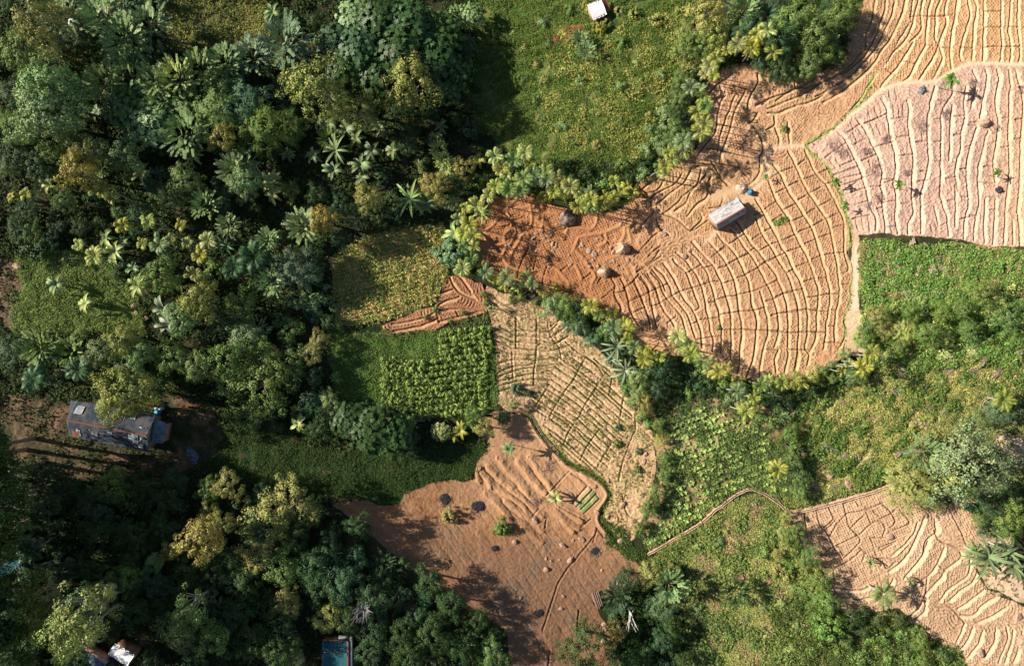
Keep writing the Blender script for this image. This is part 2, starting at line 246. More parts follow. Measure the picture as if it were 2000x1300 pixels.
# ------------------------------------------------------------------ ground grid
ST = 1.25
xs = np.arange(-16, 2016.1, ST); ys = np.arange(-16, 1316.1, ST)
def outer(v):
    d = np.cumsum(np.array([3, 5, 8, 12, 20, 35, 60, 110, 200, 400, 900, 2000, 4000.]))
    return np.concatenate([v[0] - d[::-1], v, v[-1] + d])
xs = outer(xs); ys = outer(ys)
NX, NY = len(xs), len(ys)
GX, GY = np.meshgrid(xs, ys)       # (NY,NX) pixel coordinates
BZ = base_z(np.clip(GX, -600, 2600), np.clip(GY, -600, 1900))
wx = GX + 11 * (fbm(GX, GY, 26, 11, 3) - .5) ; wy = GY + 11 * (fbm(GX, GY, 26, 17, 3) - .5)

def accum(lns, R, jit=0.0):
    """signed nearest distances: dE behind (uphill side of) a line, dW in front of it, with arc position"""
    dE = np.full(GX.shape, 1e3); dW = np.full(GX.shape, 1e3); sA = np.zeros(GX.shape); dA = np.full(GX.shape, 1e3)
    for q, l in enumerate(lns):
        p = smooth(l, 4, jit, q)
        seg = p[1:] - p[:-1]; L = np.hypot(seg[:, 0], seg[:, 1]); acc = np.concatenate([[0], np.cumsum(L)])
        # uphill = the side the light travels towards; decided once per line
        nn = np.stack([-seg[:, 1], seg[:, 0]], 1).sum(0)
        sg = 1 if nn[0] * SUNAZ[0] - nn[1] * SUNAZ[1] > 0 else -1
        for k in range(len(seg)):
            if L[k] < 1e-6: continue
            x0 = min(p[k][0], p[k + 1][0]) - R; x1 = max(p[k][0], p[k + 1][0]) + R
            y0 = min(p[k][1], p[k + 1][1]) - R; y1 = max(p[k][1], p[k + 1][1]) + R
            i0, i1 = np.searchsorted(xs, [x0, x1]); j0, j1 = np.searchsorted(ys, [y0, y1])
            if i1 <= i0 or j1 <= j0: continue
            sl = (slice(j0, j1), slice(i0, i1))
            X = GX[sl] - p[k][0]; Y = GY[sl] - p[k][1]
            t = (X * seg[k][0] + Y * seg[k][1]) / L[k] ** 2
            endcap = np.zeros(X.shape, bool)
            if k == 0: endcap |= t < 0
            if k == len(seg) - 1: endcap |= t > 1
            tc = np.clip(t, 0, 1)
            d = np.hypot(X - tc * seg[k][0], Y - tc * seg[k][1])
            side = (-X * seg[k][1] + Y * seg[k][0]) * sg > 0
            dd = np.where(endcap, np.where(d < 3, d, 1e3), d)
            m = (dd < dE[sl]) & side; dE[sl][m] = dd[m]; sA[sl][m] = (acc[k] + tc * L[k])[m]
            m = (dd < dW[sl]) & ~side; dW[sl][m] = dd[m]
            m = d < dA[sl]; dA[sl][m] = d[m]
    return dE / S, dW / S, sA / S, dA / S

reg = {k: inpoly(wx, wy, v) for k, v in FP.items()}
col = np.zeros(GX.shape + (3,)); DZ = np.zeros(GX.shape)
n1 = fbm(GX, GY, 120, 21, 4); n2 = fbm(GX, GY, 24, 31, 4); n3 = fbm(GX, GY, 6, 41, 3); n4 = rng.random(GX.shape); n5 = vnoise(GX, GY, 3.4, 51); n6 = fbm(GX, GY, 60, 55, 3)
def mix(a, b, t): t = np.clip(t, 0, 1)[..., None]; return np.asarray(a) * (1 - t) + np.asarray(b) * t
def sst(a, b, v): t = np.clip((v - a) / (b - a), 0, 1); return t * t * (3 - 2 * t)
# vegetated ground, near black so forest shade is partly in the colour
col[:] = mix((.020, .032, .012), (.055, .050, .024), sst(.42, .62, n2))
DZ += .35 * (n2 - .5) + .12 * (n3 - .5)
def patch(poly, c1, c2, nz=n2):
    m = inpoly(GX + 26 * (n2 - .5) + 10 * (n3 - .5), GY + 26 * (n6 - .5) + 10 * (n3 - .5), poly)
    c = mix(c1, c2, sst(.35, .65, nz)); col[m] = c[m]; return m
m = patch(GRASS['meadow'], (.045, .095, .02), (.13, .15, .045))
patch(GRASS['thicket'], (.06, .10, .03), (.20, .17, .07)); patch(GRASS['slope'], (.16, .18, .06), (.34, .29, .13))
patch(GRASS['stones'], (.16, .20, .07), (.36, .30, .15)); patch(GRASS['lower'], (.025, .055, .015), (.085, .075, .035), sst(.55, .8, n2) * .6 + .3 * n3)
patch(GRASS['crops'], (.06, .13, .025), (.12, .16, .04)); patch(GRASS['glade'], (.07, .12, .035), (.15, .19, .06))
patch(GRASS['ochre'], (.17, .17, .06), (.38, .26, .13)); patch(GRASS['basin'], (.13, .11, .05), (.34, .23, .13))
for k, v in SOFT.items():
    c = {'dirt3': ((.25, .09, .05), (.28, .12, .06)), 'dirt4': ((.48, .36, .26), (.5, .38, .28)), 'dirt5': ((.20, .16, .08), (.52, .38, .26)), 'dirt6': ((.10, .11, .04), (.22, .17, .08))}.get(k, ((.05, .055, .028), (.19, .12, .075)))
    mm = patch(v, c[0], c[1], n6 * .5 + n2 * .5)
# old terrace steps under the grass of the meadow and the slope
for k, (dx, dy, per, amp) in {'meadow': (.15, 1.0, 40, .75), 'slope': (.60, .80, 30, .50), 'thicket': (1, 0.1, 26, .35), 'glade': (.1, 1, 26, .3), 'stones': (.4, .9, 60, .3)}.items():
    m = inpoly(wx, wy, GRASS[k]); ph = (GX * dx + GY * dy + 46 * (n1 - .5) * 2) / per
    f = ph - np.floor(ph); DZ[m] += (amp * (sst(0, .25, f) - f))[m]

FIELD = {   # bed light, bed dark, riser, ditch, pit amplitude, clod amplitude, riser height
 'main': ((.50, .305, .175), (.39, .225, .12), (.55, .36, .22), (.13, .08, .04), .12, .095, .15),
 'upper': ((.57, .345, .18), (.46, .265, .13), (.64, .44, .28), (.24, .14, .07), .11, .08, .15),
 'pink': ((.56, .375, .285), (.47, .31, .235), (.60, .43, .335), (.28, .18, .13), .05, .10, .13),
 'spike': ((.58, .41, .28), (.46, .32, .21), (.70, .52, .38), (.2, .14, .1), .03, .04, .3),
 'east': ((.50, .34, .215), (.39, .255, .155), (.58, .42, .285), (.19, .12, .075), .12, .09, .14),
 'weed': ((.54, .36, .21), (.44, .29, .16), (.58, .40, .25), (.27, .21, .11), .02, .10, .12),
 'red': ((.34, .185, .092), (.265, .138, .068), (.42, .23, .12), (.16, .09, .05), 0, .05, .0),
 'tri': ((.46, .25, .13), (.36, .17, .09), (.50, .30, .17), (.18, .09, .05), .11, .03, .22),
}
Tl = {'main': lines(MAIN_T), 'upper': lines(AFIELD_T), 'pink': lines(B_T), 'east': lines(E_T), 'tri': lines(TRI_T), 'weed': lines(WEED_T)}
# diagonal beds of the weedy field
dg = []
for k in range(-8, 30):
    a = np.array([1085 - k * 4.9, 690 + k * 10.5]) + 3 * np.array([math.sin(k * 2.1), math.cos(k * 1.7)])
    b = a + np.array([150, 118]); m_ = a + np.array([70, 48])
    dg.append(np.array([a, m_, b]))
def clip_lines(lns, poly, step=5):
    out = []
    for l in lns:
        p = smooth(l, step); ins = inpoly(p[:, 0], p[:, 1], poly); cur = []
        for q, i in zip(p, ins):
            if i: cur.append(q)
            else:
                if len(cur) > 4: out.append(np.array(cur))
                cur = []
        if len(cur) > 4: out.append(np.array(cur))
    return out
DIAG = [(1090,690),(1180,700),(1210,760),(1245,810),(1270,850),(1275,900),(1262,960),(1190,935),(1120,900),(1075,850),(1050,815),(1030,780),(1075,740)]
WEEDDIAG = clip_lines(dg, DIAG); Tl['weed'] += WEEDDIAG
Xl = {'main': lines(MAIN_X), 'upper': lines(AFIELD_X), 'pink': lines(B_X), 'east': lines(E_X), 'tri': lines(TRI_X), 'weed': lines(WEED_X), 'red': lines(RED_X)}
Kl = {'pink': lines(B_K)}
fur = []
for k in range(34):
    a = np.array([640 + k * 17.0, 1000 + 2 * (k % 3)]); a = np.array([820 + k * 14.0 - 260, 960 - k * 0.0])
    a = np.array([700 + k * 13 * .9, 1120 - k * 0 + 0])
    c0 = np.array([1030 + (k - 17) * 13.5, 1160 - (k - 17) * 9.5])
    fur.append(np.array([c0 - np.array([118, 165]), c0 + np.array([6, 8]), c0 + np.array([112, 172])]))
Kl['red'] = clip_lines(fur, FP['red'])
for name, (c1, c2, cr, cd, pit, clod, hr) in FIELD.items():
    M = reg[name]
    bed = mix(c2, c1, sst(.3, .7, n2 * .5 + n3 * .3 + n6 * .2)); cc = bed * (.80 + .40 * n4[..., None]) * (.88 + .24 * n5[..., None]); z = clod * 1.6 * (n3 - .5) + clod * 1.2 * (n5 - .5) + .035 * (n4 - .5)
    if name in Tl:
        e, w, s, dA = accum(Tl[name], 46, 2.2)
        wig = 1 + 1.1 * (n2 - .5) + .8 * (n3 - .5)
        g = np.minimum(e + w, 7.0)
        wr = np.minimum((.46 if name in ('main', 'upper') else .56) * wig, .33 * g)
        h = hr * np.clip(g / 2.2, .35, 1.2) * np.where(e < 8, 1, 0) * (np.where((GY < 460) & (GX < 1500) & (name == 'main'), .5, 1))
        up = sst(.10, 1, e / np.maximum(wr, .05)) * h
        down = np.clip((e - wr) / np.maximum(g - wr, .1), 0, 1)
        z += np.where(e < 8, up * (1 - down * .9), 0) - .0
        dv = .10 + .20 * sst(.3, .65, n2 * .5 + n3 * .5)
        z -= dv * np.exp(-((w - .02) / .095) ** 2) + dv * np.exp(-((e - .02) / .085) ** 2)
        z += .05 * np.exp(-((w - .30) / .13) ** 2)
        ris = (1 - sst(.9, 1.25, e / np.maximum(wr, .05))) * sst(.05, .16, e)
        bedm = (e > wr * 1.15) & (w > .34)
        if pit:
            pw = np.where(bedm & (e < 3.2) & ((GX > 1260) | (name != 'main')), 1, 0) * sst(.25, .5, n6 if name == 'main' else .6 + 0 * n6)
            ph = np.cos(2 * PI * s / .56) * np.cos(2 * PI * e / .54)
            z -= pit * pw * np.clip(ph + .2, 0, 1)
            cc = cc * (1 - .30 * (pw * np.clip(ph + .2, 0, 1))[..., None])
        cc = mix(cc, np.asarray(cr) * (.86 + .28 * n4[..., None]) * (.9 + .2 * n3[..., None]), ris * (.55 + .6 * n2))
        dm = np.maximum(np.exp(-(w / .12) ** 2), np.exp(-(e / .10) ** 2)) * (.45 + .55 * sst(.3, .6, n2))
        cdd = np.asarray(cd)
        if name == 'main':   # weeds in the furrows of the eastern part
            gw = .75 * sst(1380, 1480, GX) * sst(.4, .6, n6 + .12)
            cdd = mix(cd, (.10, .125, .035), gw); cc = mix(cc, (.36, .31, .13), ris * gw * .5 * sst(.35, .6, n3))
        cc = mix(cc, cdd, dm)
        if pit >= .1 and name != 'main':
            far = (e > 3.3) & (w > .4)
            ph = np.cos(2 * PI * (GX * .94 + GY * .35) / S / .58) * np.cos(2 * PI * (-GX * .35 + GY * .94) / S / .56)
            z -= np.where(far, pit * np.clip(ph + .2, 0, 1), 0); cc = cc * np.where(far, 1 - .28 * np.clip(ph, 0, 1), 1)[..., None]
    if name in Xl:
        e2, w2, s2, d2 = accum(Xl[name], 8, 1.5)
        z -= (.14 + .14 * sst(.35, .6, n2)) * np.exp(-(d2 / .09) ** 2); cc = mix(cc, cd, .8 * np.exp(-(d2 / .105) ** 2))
        z += .04 * np.exp(-((d2 - .3) / .12) ** 2)
    if name in Kl:
        _, _, _, d3 = accum(Kl[name], 8, 1.5)
        dp = .06 * sst(.35, .55, n6) if name == 'red' else .14
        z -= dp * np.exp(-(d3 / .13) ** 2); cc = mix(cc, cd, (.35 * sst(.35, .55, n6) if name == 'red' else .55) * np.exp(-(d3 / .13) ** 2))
    if name == 'main':
        _, _, _, d4 = accum(lines(MAIN_U), 22, 2)
        z = z * (1 - .7 * np.exp(-(d4 / .3) ** 2)) + .17 * np.exp(-(d4 / .22) ** 2); cc = mix(cc, (.50, .30, .155), .8 * np.exp(-(d4 / .22) ** 2))
        # waffle of planting pits where no terrace line runs
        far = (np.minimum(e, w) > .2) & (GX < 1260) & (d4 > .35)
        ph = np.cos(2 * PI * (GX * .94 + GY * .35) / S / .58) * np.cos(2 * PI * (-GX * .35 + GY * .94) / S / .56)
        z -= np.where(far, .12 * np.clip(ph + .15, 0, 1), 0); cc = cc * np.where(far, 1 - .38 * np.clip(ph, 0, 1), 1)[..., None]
        lobe = inpoly(wx, wy, [(1240,340),(1330,315),(1400,325),(1460,370),(1420,400),(1390,440),(1350,450),(1300,430),(1260,400)])
        cc[lobe] = (cc * np.array([.95, .98, .9]))[lobe]
        # darker, redder western bowl; palm shade is partly put into its soil colour
        cc = mix(cc, cc * np.array([.76, .60, .50]), 1 - sst(1150, 1330, GX + 60 * (n6 - .5)))
    if name == 'red':
        _, _, _, d5 = accum(lines(RED_R), 30, 4)
        e5, w5, s5, d5 = accum(lines(RED_R), 34, 5)
        z += .30 * (.3 + 1.4 * n2) * np.where(e5 < w5, np.exp(-(e5 / .75) ** 2), np.exp(-(w5 / .38) ** 2)) * (np.minimum(e5, w5) < 9)
        z += .18 * (n2 - .5)
        cc = cc * (.9 + .2 * n2[..., None]); cc = mix(cc, (.22, .125, .075), .75 * sst(1000, 1090, GY - .15 * (GX - 900)))  # lower part: older darker soil plus cast shade put into the colour
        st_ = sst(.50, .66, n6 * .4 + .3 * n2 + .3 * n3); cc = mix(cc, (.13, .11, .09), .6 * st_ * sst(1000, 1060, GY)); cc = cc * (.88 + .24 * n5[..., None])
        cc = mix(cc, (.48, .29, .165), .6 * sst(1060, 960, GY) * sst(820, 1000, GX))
        gb = [np.array([H for H in l]) for l in lines("H 1262 758 1115 920; H 1302 800 1150 955; H 1333 846 1187 992")]
        for gi, l in enumerate(gb):
            ax, ay = l[0]; bx, by = l[1]; L = math.hypot(bx - ax, by - ay)
            t = ((GX - ax) * (bx - ax) + (GY - ay) * (by - ay)) / L ** 2; dd = np.abs((GX - ax) * (by - ay) - (GY - ay) * (bx - ax)) / L / S
            mm = (t > 0) & (t < 1) & (dd < .36); z = np.where(mm, z * .2 + .16, z)
            cc = np.where(mm[..., None], mix((.45, .36, .2), (.16, .24, .08), sst(.35, .55, n3 + (.12 if gi else -.12))), cc)
    if name == 'weed':
        z += .10 * (n2 - .5); cc = mix(cc, (.24, .24, .09), .6 * sst(.52, .66, n3 * .5 + n2 * .5))
    if name == 'pink':
        cc = mix(cc, cc * np.array([1.0, .93, .80]), sst(1880, 2000, GX) * .8)
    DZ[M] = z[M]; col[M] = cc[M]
# grassy banks along the field edges
for l, wd, c in [("p 1705 150 1690 185 1665 215 1640 238 1610 262 1575 286 B 1080 240 1150 390 1210 510 1240 620 1275 730 1305 830 1300 1000", .32, (.24, .30, .08)),
                 ("E 835 0 802 110 802 230 745 400 757 520 735 640", .25, (.25, .30, .09))]:
    _, _, _, dd = accum(lines(l), 14, 2); col = mix(col, c, np.exp(-(dd / wd) ** 2) * sst(.3, .5, n2 + .1))
# bare footpaths
for l, wd, c in [("p 2010 126 1900 124 1860 139 1820 159 1760 163 1720 176 1695 198 1660 226 1620 262", .35, (.66, .48, .32)),
                 ("E 858 -200 860 0 855 200 845 300", .45, (.62, .48, .36)), ("p 640 965 700 995 790 1060 850 1110 930 1180 985 1220", .5, (.34, .17, .09)),
                 ("p 1380 470 1400 448 1440 400 1478 366 1500 338 1496 300 1530 286 1565 285", .45, (.58, .41, .26)), ("p 1395 385 1440 370 1465 385", .9, (.52, .35, .21)),
                 ("p 340 770 400 800 440 800; p 350 880 300 905 240 925", .5, (.27, .14, .08))]:
    _, _, _, dd = accum(lines(l), 16, 2); k = np.exp(-(dd / wd) ** 2); DZ = DZ * (1 - k) ; col = mix(col, np.asarray(c) * (.9 + .2 * n4[..., None]), k)
# grassy curved ditch between the red field and the weedy field
DITCH = "H 600 10 700 80 760 190 850 300 960 420 1080 530 1250 610 1380 690 1460 800 1455 880 1390 980 1380 1080 1450 1180 1540 1290"
ed, wd_, sd, dd = accum(lines(DITCH), 20, 1)
DZ = DZ * (1 - np.exp(-(dd / .6) ** 2)) - .40 * np.exp(-(dd / .38) ** 2) + .10 * np.exp(-((wd_ - .75) / .25) ** 2)
col = mix(col, (.085, .13, .03), np.exp(-(dd / .52) ** 2)); col = mix(col, (.50, .31, .18), np.exp(-((wd_ - .8) / .2) ** 2))

K_ = 1 - BZ / CAMH
inside = (GX > -20) & (GX < 2020) & (GY > -20) & (GY < 1320)
WX = (GX - 1000) / S * np.where(inside, K_, np.clip(K_, .8, 1)); WY = (650 - GY) / S * np.where(inside, K_, np.clip(K_, .8, 1)); WZ = BZ + DZ * np.where(inside, 1, .2)

def make_mesh(name, V, F, mats, fm=None, smooth_=False, color=None):
    me = bpy.data.meshes.new(name)
    V = np.ascontiguousarray(V, np.float32); me.vertices.add(len(V)); me.vertices.foreach_set('co', V.ravel())
    if isinstance(F, np.ndarray):
        n = F.shape[1]; me.loops.add(F.size); me.loops.foreach_set('vertex_index', F.astype(np.int32).ravel())
        me.polygons.add(len(F)); me.polygons.foreach_set('loop_start', np.arange(0, F.size, n, dtype=np.int32))
        try: me.polygons.foreach_set('loop_total', np.full(len(F), n, np.int32))
        except Exception: pass
    else:
        tot = np.array([len(f) for f in F], np.int32); flat = np.array([i for f in F for i in f], np.int32)
        me.loops.add(len(flat)); me.loops.foreach_set('vertex_index', flat); me.polygons.add(len(F))
        me.polygons.foreach_set('loop_start', np.concatenate([[0], np.cumsum(tot)[:-1]]).astype(np.int32))
        try: me.polygons.foreach_set('loop_total', tot)
        except Exception: pass
    for m_ in (mats if isinstance(mats, (list, tuple)) else [mats]): me.materials.append(m_)
    if fm is not None: me.polygons.foreach_set('material_index', np.asarray(fm, np.int32))
    me.update(calc_edges=True)
    if smooth_: me.polygons.foreach_set('use_smooth', np.ones(len(me.polygons), bool))
    if color is not None:
        a = me.color_attributes.new('Col', 'FLOAT_COLOR', 'POINT')
        a.data.foreach_set('color', np.ascontiguousarray(np.concatenate([color, np.ones((len(color), 1))], 1), np.float32).ravel())
    return me
def link(name, me, parent=None, loc=None):
    o = bpy.data.objects.new(name, me); C.objects.link(o)
    if parent: o.parent = parent
    if loc is not None: o.location = loc
    return o
def tag(o, label=None, cat=None, group=None, kind=None):
    if label: o['label'] = label
    if cat: o['category'] = cat
    if group: o['group'] = group
    if kind: o['kind'] = kind
    return o

# ------------------------------------------------------------------ materials
def newmat(name):
    m = bpy.data.materials.new(name); m.use_nodes = True; nt = m.node_tree
    return m, nt, nt.nodes['Principled BSDF']
def N(nt, t, **kw):
    n = nt.nodes.new(t)
    for k, v in kw.items(): setattr(n, k, v)
    return n
def soil_mat():
    m, nt, b = newmat('soil'); L = nt.links.new
    a = N(nt, 'ShaderNodeVertexColor'); a.layer_name = 'Col'
    tc = N(nt, 'ShaderNodeTexCoord')
    n = N(nt, 'ShaderNodeTexNoise'); n.inputs['Scale'].default_value = 7; n.inputs['Detail'].default_value = 5; n.inputs['Roughness'].default_value = .75
    L(tc.outputs['Object'], n.inputs['Vector'])
    r = N(nt, 'ShaderNodeMapRange'); r.inputs[1].default_value = .3; r.inputs[2].default_value = .7; r.inputs[3].default_value = .72; r.inputs[4].default_value = 1.25
    L(n.outputs['Fac'], r.inputs[0])
    mx = N(nt, 'ShaderNodeVectorMath', operation='SCALE'); L(a.outputs['Color'], mx.inputs[0]); L(r.outputs[0], mx.inputs['Scale'])
    L(mx.outputs[0], b.inputs['Base Color'])
    bp = N(nt, 'ShaderNodeBump'); bp.inputs['Strength'].default_value = .6; bp.inputs['Distance'].default_value = .06; L(n.outputs['Fac'], bp.inputs['Height']); L(bp.outputs[0], b.inputs['Normal'])
    b.inputs['Roughness'].default_value = .95; b.inputs['Specular IOR Level'].default_value = .15
    return m
SOIL = soil_mat()
def leaf_mat(name, rough=.55, spec=.35, trans=.22, lo=.45, hi=1.5, huej=.05):
    """colour = the object's own colour, varied leaf by leaf"""
    m, nt, b = newmat(name); L = nt.links.new
    oi = N(nt, 'ShaderNodeObjectInfo'); g = N(nt, 'ShaderNodeNewGeometry')
    r = N(nt, 'ShaderNodeMapRange'); r.inputs[3].default_value = lo; r.inputs[4].default_value = hi; L(g.outputs['Random Per Island'], r.inputs[0])
    hs = N(nt, 'ShaderNodeHueSaturation'); L(oi.outputs['Color'], hs.inputs['Color'])
    m1 = N(nt, 'ShaderNodeMath', operation='MULTIPLY'); m1.inputs[1].default_value = 7.31; L(g.outputs['Random Per Island'], m1.inputs[0])
    fr = N(nt, 'ShaderNodeMath', operation='FRACT'); L(m1.outputs[0], fr.inputs[0])
    r2 = N(nt, 'ShaderNodeMapRange'); r2.inputs[3].default_value = .5 - huej; r2.inputs[4].default_value = .5 + huej * .6; L(fr.outputs[0], r2.inputs[0]); L(r2.outputs[0], hs.inputs['Hue'])
    L(r.outputs[0], hs.inputs['Value'])
    L(hs.outputs[0], b.inputs['Base Color']); b.inputs['Roughness'].default_value = rough; b.inputs['Specular IOR Level'].default_value = spec
    tr = N(nt, 'ShaderNodeBsdfTranslucent'); L(hs.outputs[0], tr.inputs['Color'])
    mx = N(nt, 'ShaderNodeMixShader'); mx.inputs[0].default_value = trans
    L(b.outputs[0], mx.inputs[1]); L(tr.outputs[0], mx.inputs[2]); L(mx.outputs[0], nt.nodes['Material Output'].inputs['Surface'])
    return m
LEAF = leaf_mat('foliage', trans=.12, spec=.3, rough=.6); BLADE = leaf_mat('grass_blades', rough=.7, spec=.2, trans=.3, lo=.55, hi=1.5, huej=.07)
BIG = leaf_mat('broad_leaves', rough=.5, spec=.3, trans=.15, lo=.7, hi=1.25, huej=.03)
def plain(name, c, rough=.8, spec=.3, nscale=None, c2=None, bump=0, lo=.4, hi=.6, metal=0, stretch=None):
    m, nt, b = newmat(name); L = nt.links.new
    b.inputs['Roughness'].default_value = rough; b.inputs['Specular IOR Level'].default_value = spec; b.inputs['Metallic'].default_value = metal
    if nscale:
        tc = N(nt, 'ShaderNodeTexCoord'); n = N(nt, 'ShaderNodeTexNoise'); n.inputs['Scale'].default_value = nscale; n.inputs['Detail'].default_value = 5; n.inputs['Roughness'].default_value = .7
        if stretch:
            mp = N(nt, 'ShaderNodeMapping'); mp.inputs['Scale'].default_value = stretch; L(tc.outputs['Object'], mp.inputs['Vector']); L(mp.outputs[0], n.inputs['Vector'])
        else: L(tc.outputs['Object'], n.inputs['Vector'])
        cr = N(nt, 'ShaderNodeValToRGB'); cr.color_ramp.elements[0].position = lo; cr.color_ramp.elements[1].position = hi
        cr.color_ramp.elements[0].color = (*c, 1); cr.color_ramp.elements[1].color = (*(c2 or c), 1); L(n.outputs['Fac'], cr.inputs[0]); L(cr.outputs[0], b.inputs['Base Color'])
        if bump:
            bp = N(nt, 'ShaderNodeBump'); bp.inputs['Strength'].default_value = 1; bp.inputs['Distance'].default_value = bump; L(n.outputs['Fac'], bp.inputs['Height']); L(bp.outputs[0], b.inputs['Normal'])
    else: b.inputs['Base Color'].default_value = (*c, 1)
    return m
BARK = plain('bark', (.16, .13, .10), .9, .1, 6, (.30, .26, .21), .03)
PALEBARK = plain('pale_bark', (.30, .28, .25), .8, .1, 5, (.50, .48, .44))
WHITEBARK = plain('bleached_wood', (.5, .49, .47), .8, .1, 5, (.7, .69, .66)); GREYTWIG = plain('grey_twigs', (.20, .19, .20), .9, .1, 5, (.34, .33, .34))
ROCK = plain('rock', (.26, .17, .12), .9, .15, 2.5, (.46, .32, .24), .08)
DARKROCK = plain('dark_rock', (.06, .055, .05), .9, .15, 1.6, (.30, .21, .15), .1)
STRAW = plain('straw', (.36, .25, .17), .95, .1, 9, (.66, .50, .37), .08, stretch=(1, 1, .3))
ASH = plain('ash', (.012, .013, .018), .95, .1, 6, (.07, .07, .085), .08)
TWIG = plain('twigs', (.16, .11, .12), .9, .1, 3, (.34, .25, .25))
FARMROOF = plain('farm_roof_sheets', (.022, .04, .06), .8, .2, .9, (.13, .12, .125), .0, .42, .72, stretch=(1, .35, 1))  # sheets darkened: the shade over the farmhouse is put into the colour
SHEDROOF = plain('shed_roof_sheets', (.30, .29, .30), .55, .4, 1.2, (.52, .50, .50), .0, stretch=(.4, 2, 1))
SHEDROOF2 = plain('shed_roof_shady_sheets', (.24, .24, .26), .55, .4, 1.2, (.40, .39, .40), .0, stretch=(.4, 2, 1))  # darker copy of the shed sheets, the lower slope's shade in its colour
RUST = plain('rust', (.22, .08, .045), .8, .2, 3, (.18, .07, .04))
WHITE = plain('white_sheet', (.74, .76, .80), .5, .4, 2, (.86, .87, .9))
WALL = plain('mud_wall', (.34, .22, .15), .95, .1, 3, (.46, .33, .24))
ORANGE = plain('orange_plaster', (.50, .24, .13), .9, .1, 3, (.6, .36, .24))
CONC = plain('concrete', (.20, .23, .26), .9, .2, 2, (.36, .38, .40))
CONCB = plain('blue_concrete', (.07, .11, .16), .8, .3, 1.5, (.20, .25, .30))
TEAL = plain('teal_sheet', (.018, .08, .095), .9, .2, 1.5, (.03, .13, .15), stretch=(3, .5, 1))
TEAL2 = plain('dark_teal_sheet', (.012, .055, .075), .9, .2, 1.5, (.03, .12, .16), stretch=(3, .5, 1))
BLUE = plain('blue_plastic', (.03, .22, .42), .4, .5); PALEBLUE = plain('pale_plastic', (.45, .52, .56), .4, .5)
DARK = plain('dark_tarp', (.03, .05, .08), .5, .5, 4, (.14, .18, .22), .05); WOOD = plain('timber', (.20, .13, .09), .9, .1, 4, (.42, .31, .23), .03, stretch=(6, .5, 6))
MUD = plain('earth_bank', (.30, .19, .12), .95, .1, 3, (.55, .40, .29), .04); WATER = plain('dark_channel_bottom', (.03, .03, .025), .3, .5)
DRY = plain('dry_fronds', (.30, .20, .19), .95, .1, 6, (.45, .33, .30))

# ------------------------------------------------------------------ ground sheets, one object per field
vid = np.arange(NX * NY).reshape(NY, NX)
quad = np.stack([vid[:-1, :-1], vid[1:, :-1], vid[1:, 1:], vid[:-1, 1:]], -1).reshape(-1, 4)
lab = np.zeros(GX.shape, int)
names = list(FP)
for i, k in enumerate(names): lab[reg[k]] = i + 1
ql = lab[:-1, :-1].reshape(-1)
VW = np.stack([WX, WY, WZ], -1).reshape(-1, 3); CW = np.clip(col, .004, .9).reshape(-1, 3)
FL = {'main': ('terraced_field', 'orange-brown terraced field fanning out around the grey shed', 'field'), 'upper': ('terraced_field', 'golden terraced field running in upright strips at the top right', 'field'),
      'pink': ('terraced_field', 'pale pinkish terraced field dotted with twig heaps and small plants', 'field'), 'spike': ('field', 'narrow pale wedge of dug soil east of the big fan of terraces', 'field'),
      'east': ('terraced_field', 'pale dug terraces with dark furrows at the lower right', 'field'), 'weed': ('field', 'weedy tan field of narrow beds between green crops and hedge', 'field'),
      'red': ('ploughed_field', 'bare red-brown ploughed field with burnt patches', 'field'), 'tri': ('terraced_field', 'small wedge-shaped orange terrace field beside the palm hedge', 'field')}
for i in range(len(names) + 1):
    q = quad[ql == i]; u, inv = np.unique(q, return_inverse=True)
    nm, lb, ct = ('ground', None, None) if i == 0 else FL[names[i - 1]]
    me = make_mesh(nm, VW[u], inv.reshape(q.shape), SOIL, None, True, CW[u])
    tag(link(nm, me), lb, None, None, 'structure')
# ------------------------------------------------------------------ plant prototypes (local metres, base at the origin)
R = np.random.default_rng(11)
def unit(v): return v / np.maximum(np.linalg.norm(v, axis=-1, keepdims=True), 1e-9)
def quads(cen, nrm, size, asp=1.0, along=None, fold=0.0):
    """one small leaf card per centre; size (N,), asp = length/width"""
    n = len(cen); nrm = unit(nrm)
    r = R.normal(size=(n, 3)) if along is None else along
    a = unit(r - (r * nrm).sum(1, keepdims=True) * nrm); b = np.cross(nrm, a)
    s = np.asarray(size).reshape(-1, 1); w = s / asp
    tip = cen + a * s * .55; bot = cen - a * s * .45
    l = cen + b * w * .5 - nrm * s * fold; r_ = cen - b * w * .5 - nrm * s * fold
    V = np.stack([bot, r_, tip, l], 1).reshape(-1, 3); F = np.arange(4 * n).reshape(-1, 4)
    return V, F
def join(parts):
    Vs = []; Fs = []; o = 0
    for V, F in parts: Vs.append(V); Fs.append(F + o); o += len(V)
    return np.vstack(Vs), np.vstack(Fs)
def tube(p, r, n=6):
    p = np.asarray(p, float); r = np.asarray(r, float); V = []
    for i in range(len(p)):
        t = p[min(i + 1, len(p) - 1)] - p[max(i - 1, 0)]; t = t / np.linalg.norm(t)
        a = np.cross(t, [0.3, 0.9, 0.1]); a = a / np.linalg.norm(a); b = np.cross(t, a)
        an = np.arange(n) * 2 * PI / n
        V.append(p[i] + r[i] * (np.cos(an)[:, None] * a + np.sin(an)[:, None] * b))
    V = np.vstack(V); F = []
    for i in range(len(p) - 1):
        for k in range(n): F.append((i * n + k, i * n + (k + 1) % n, (i + 1) * n + (k + 1) % n, (i + 1) * n + k))
    return V, np.array(F)
def sph(n):
    v = R.normal(size=(n, 3)); return unit(v)
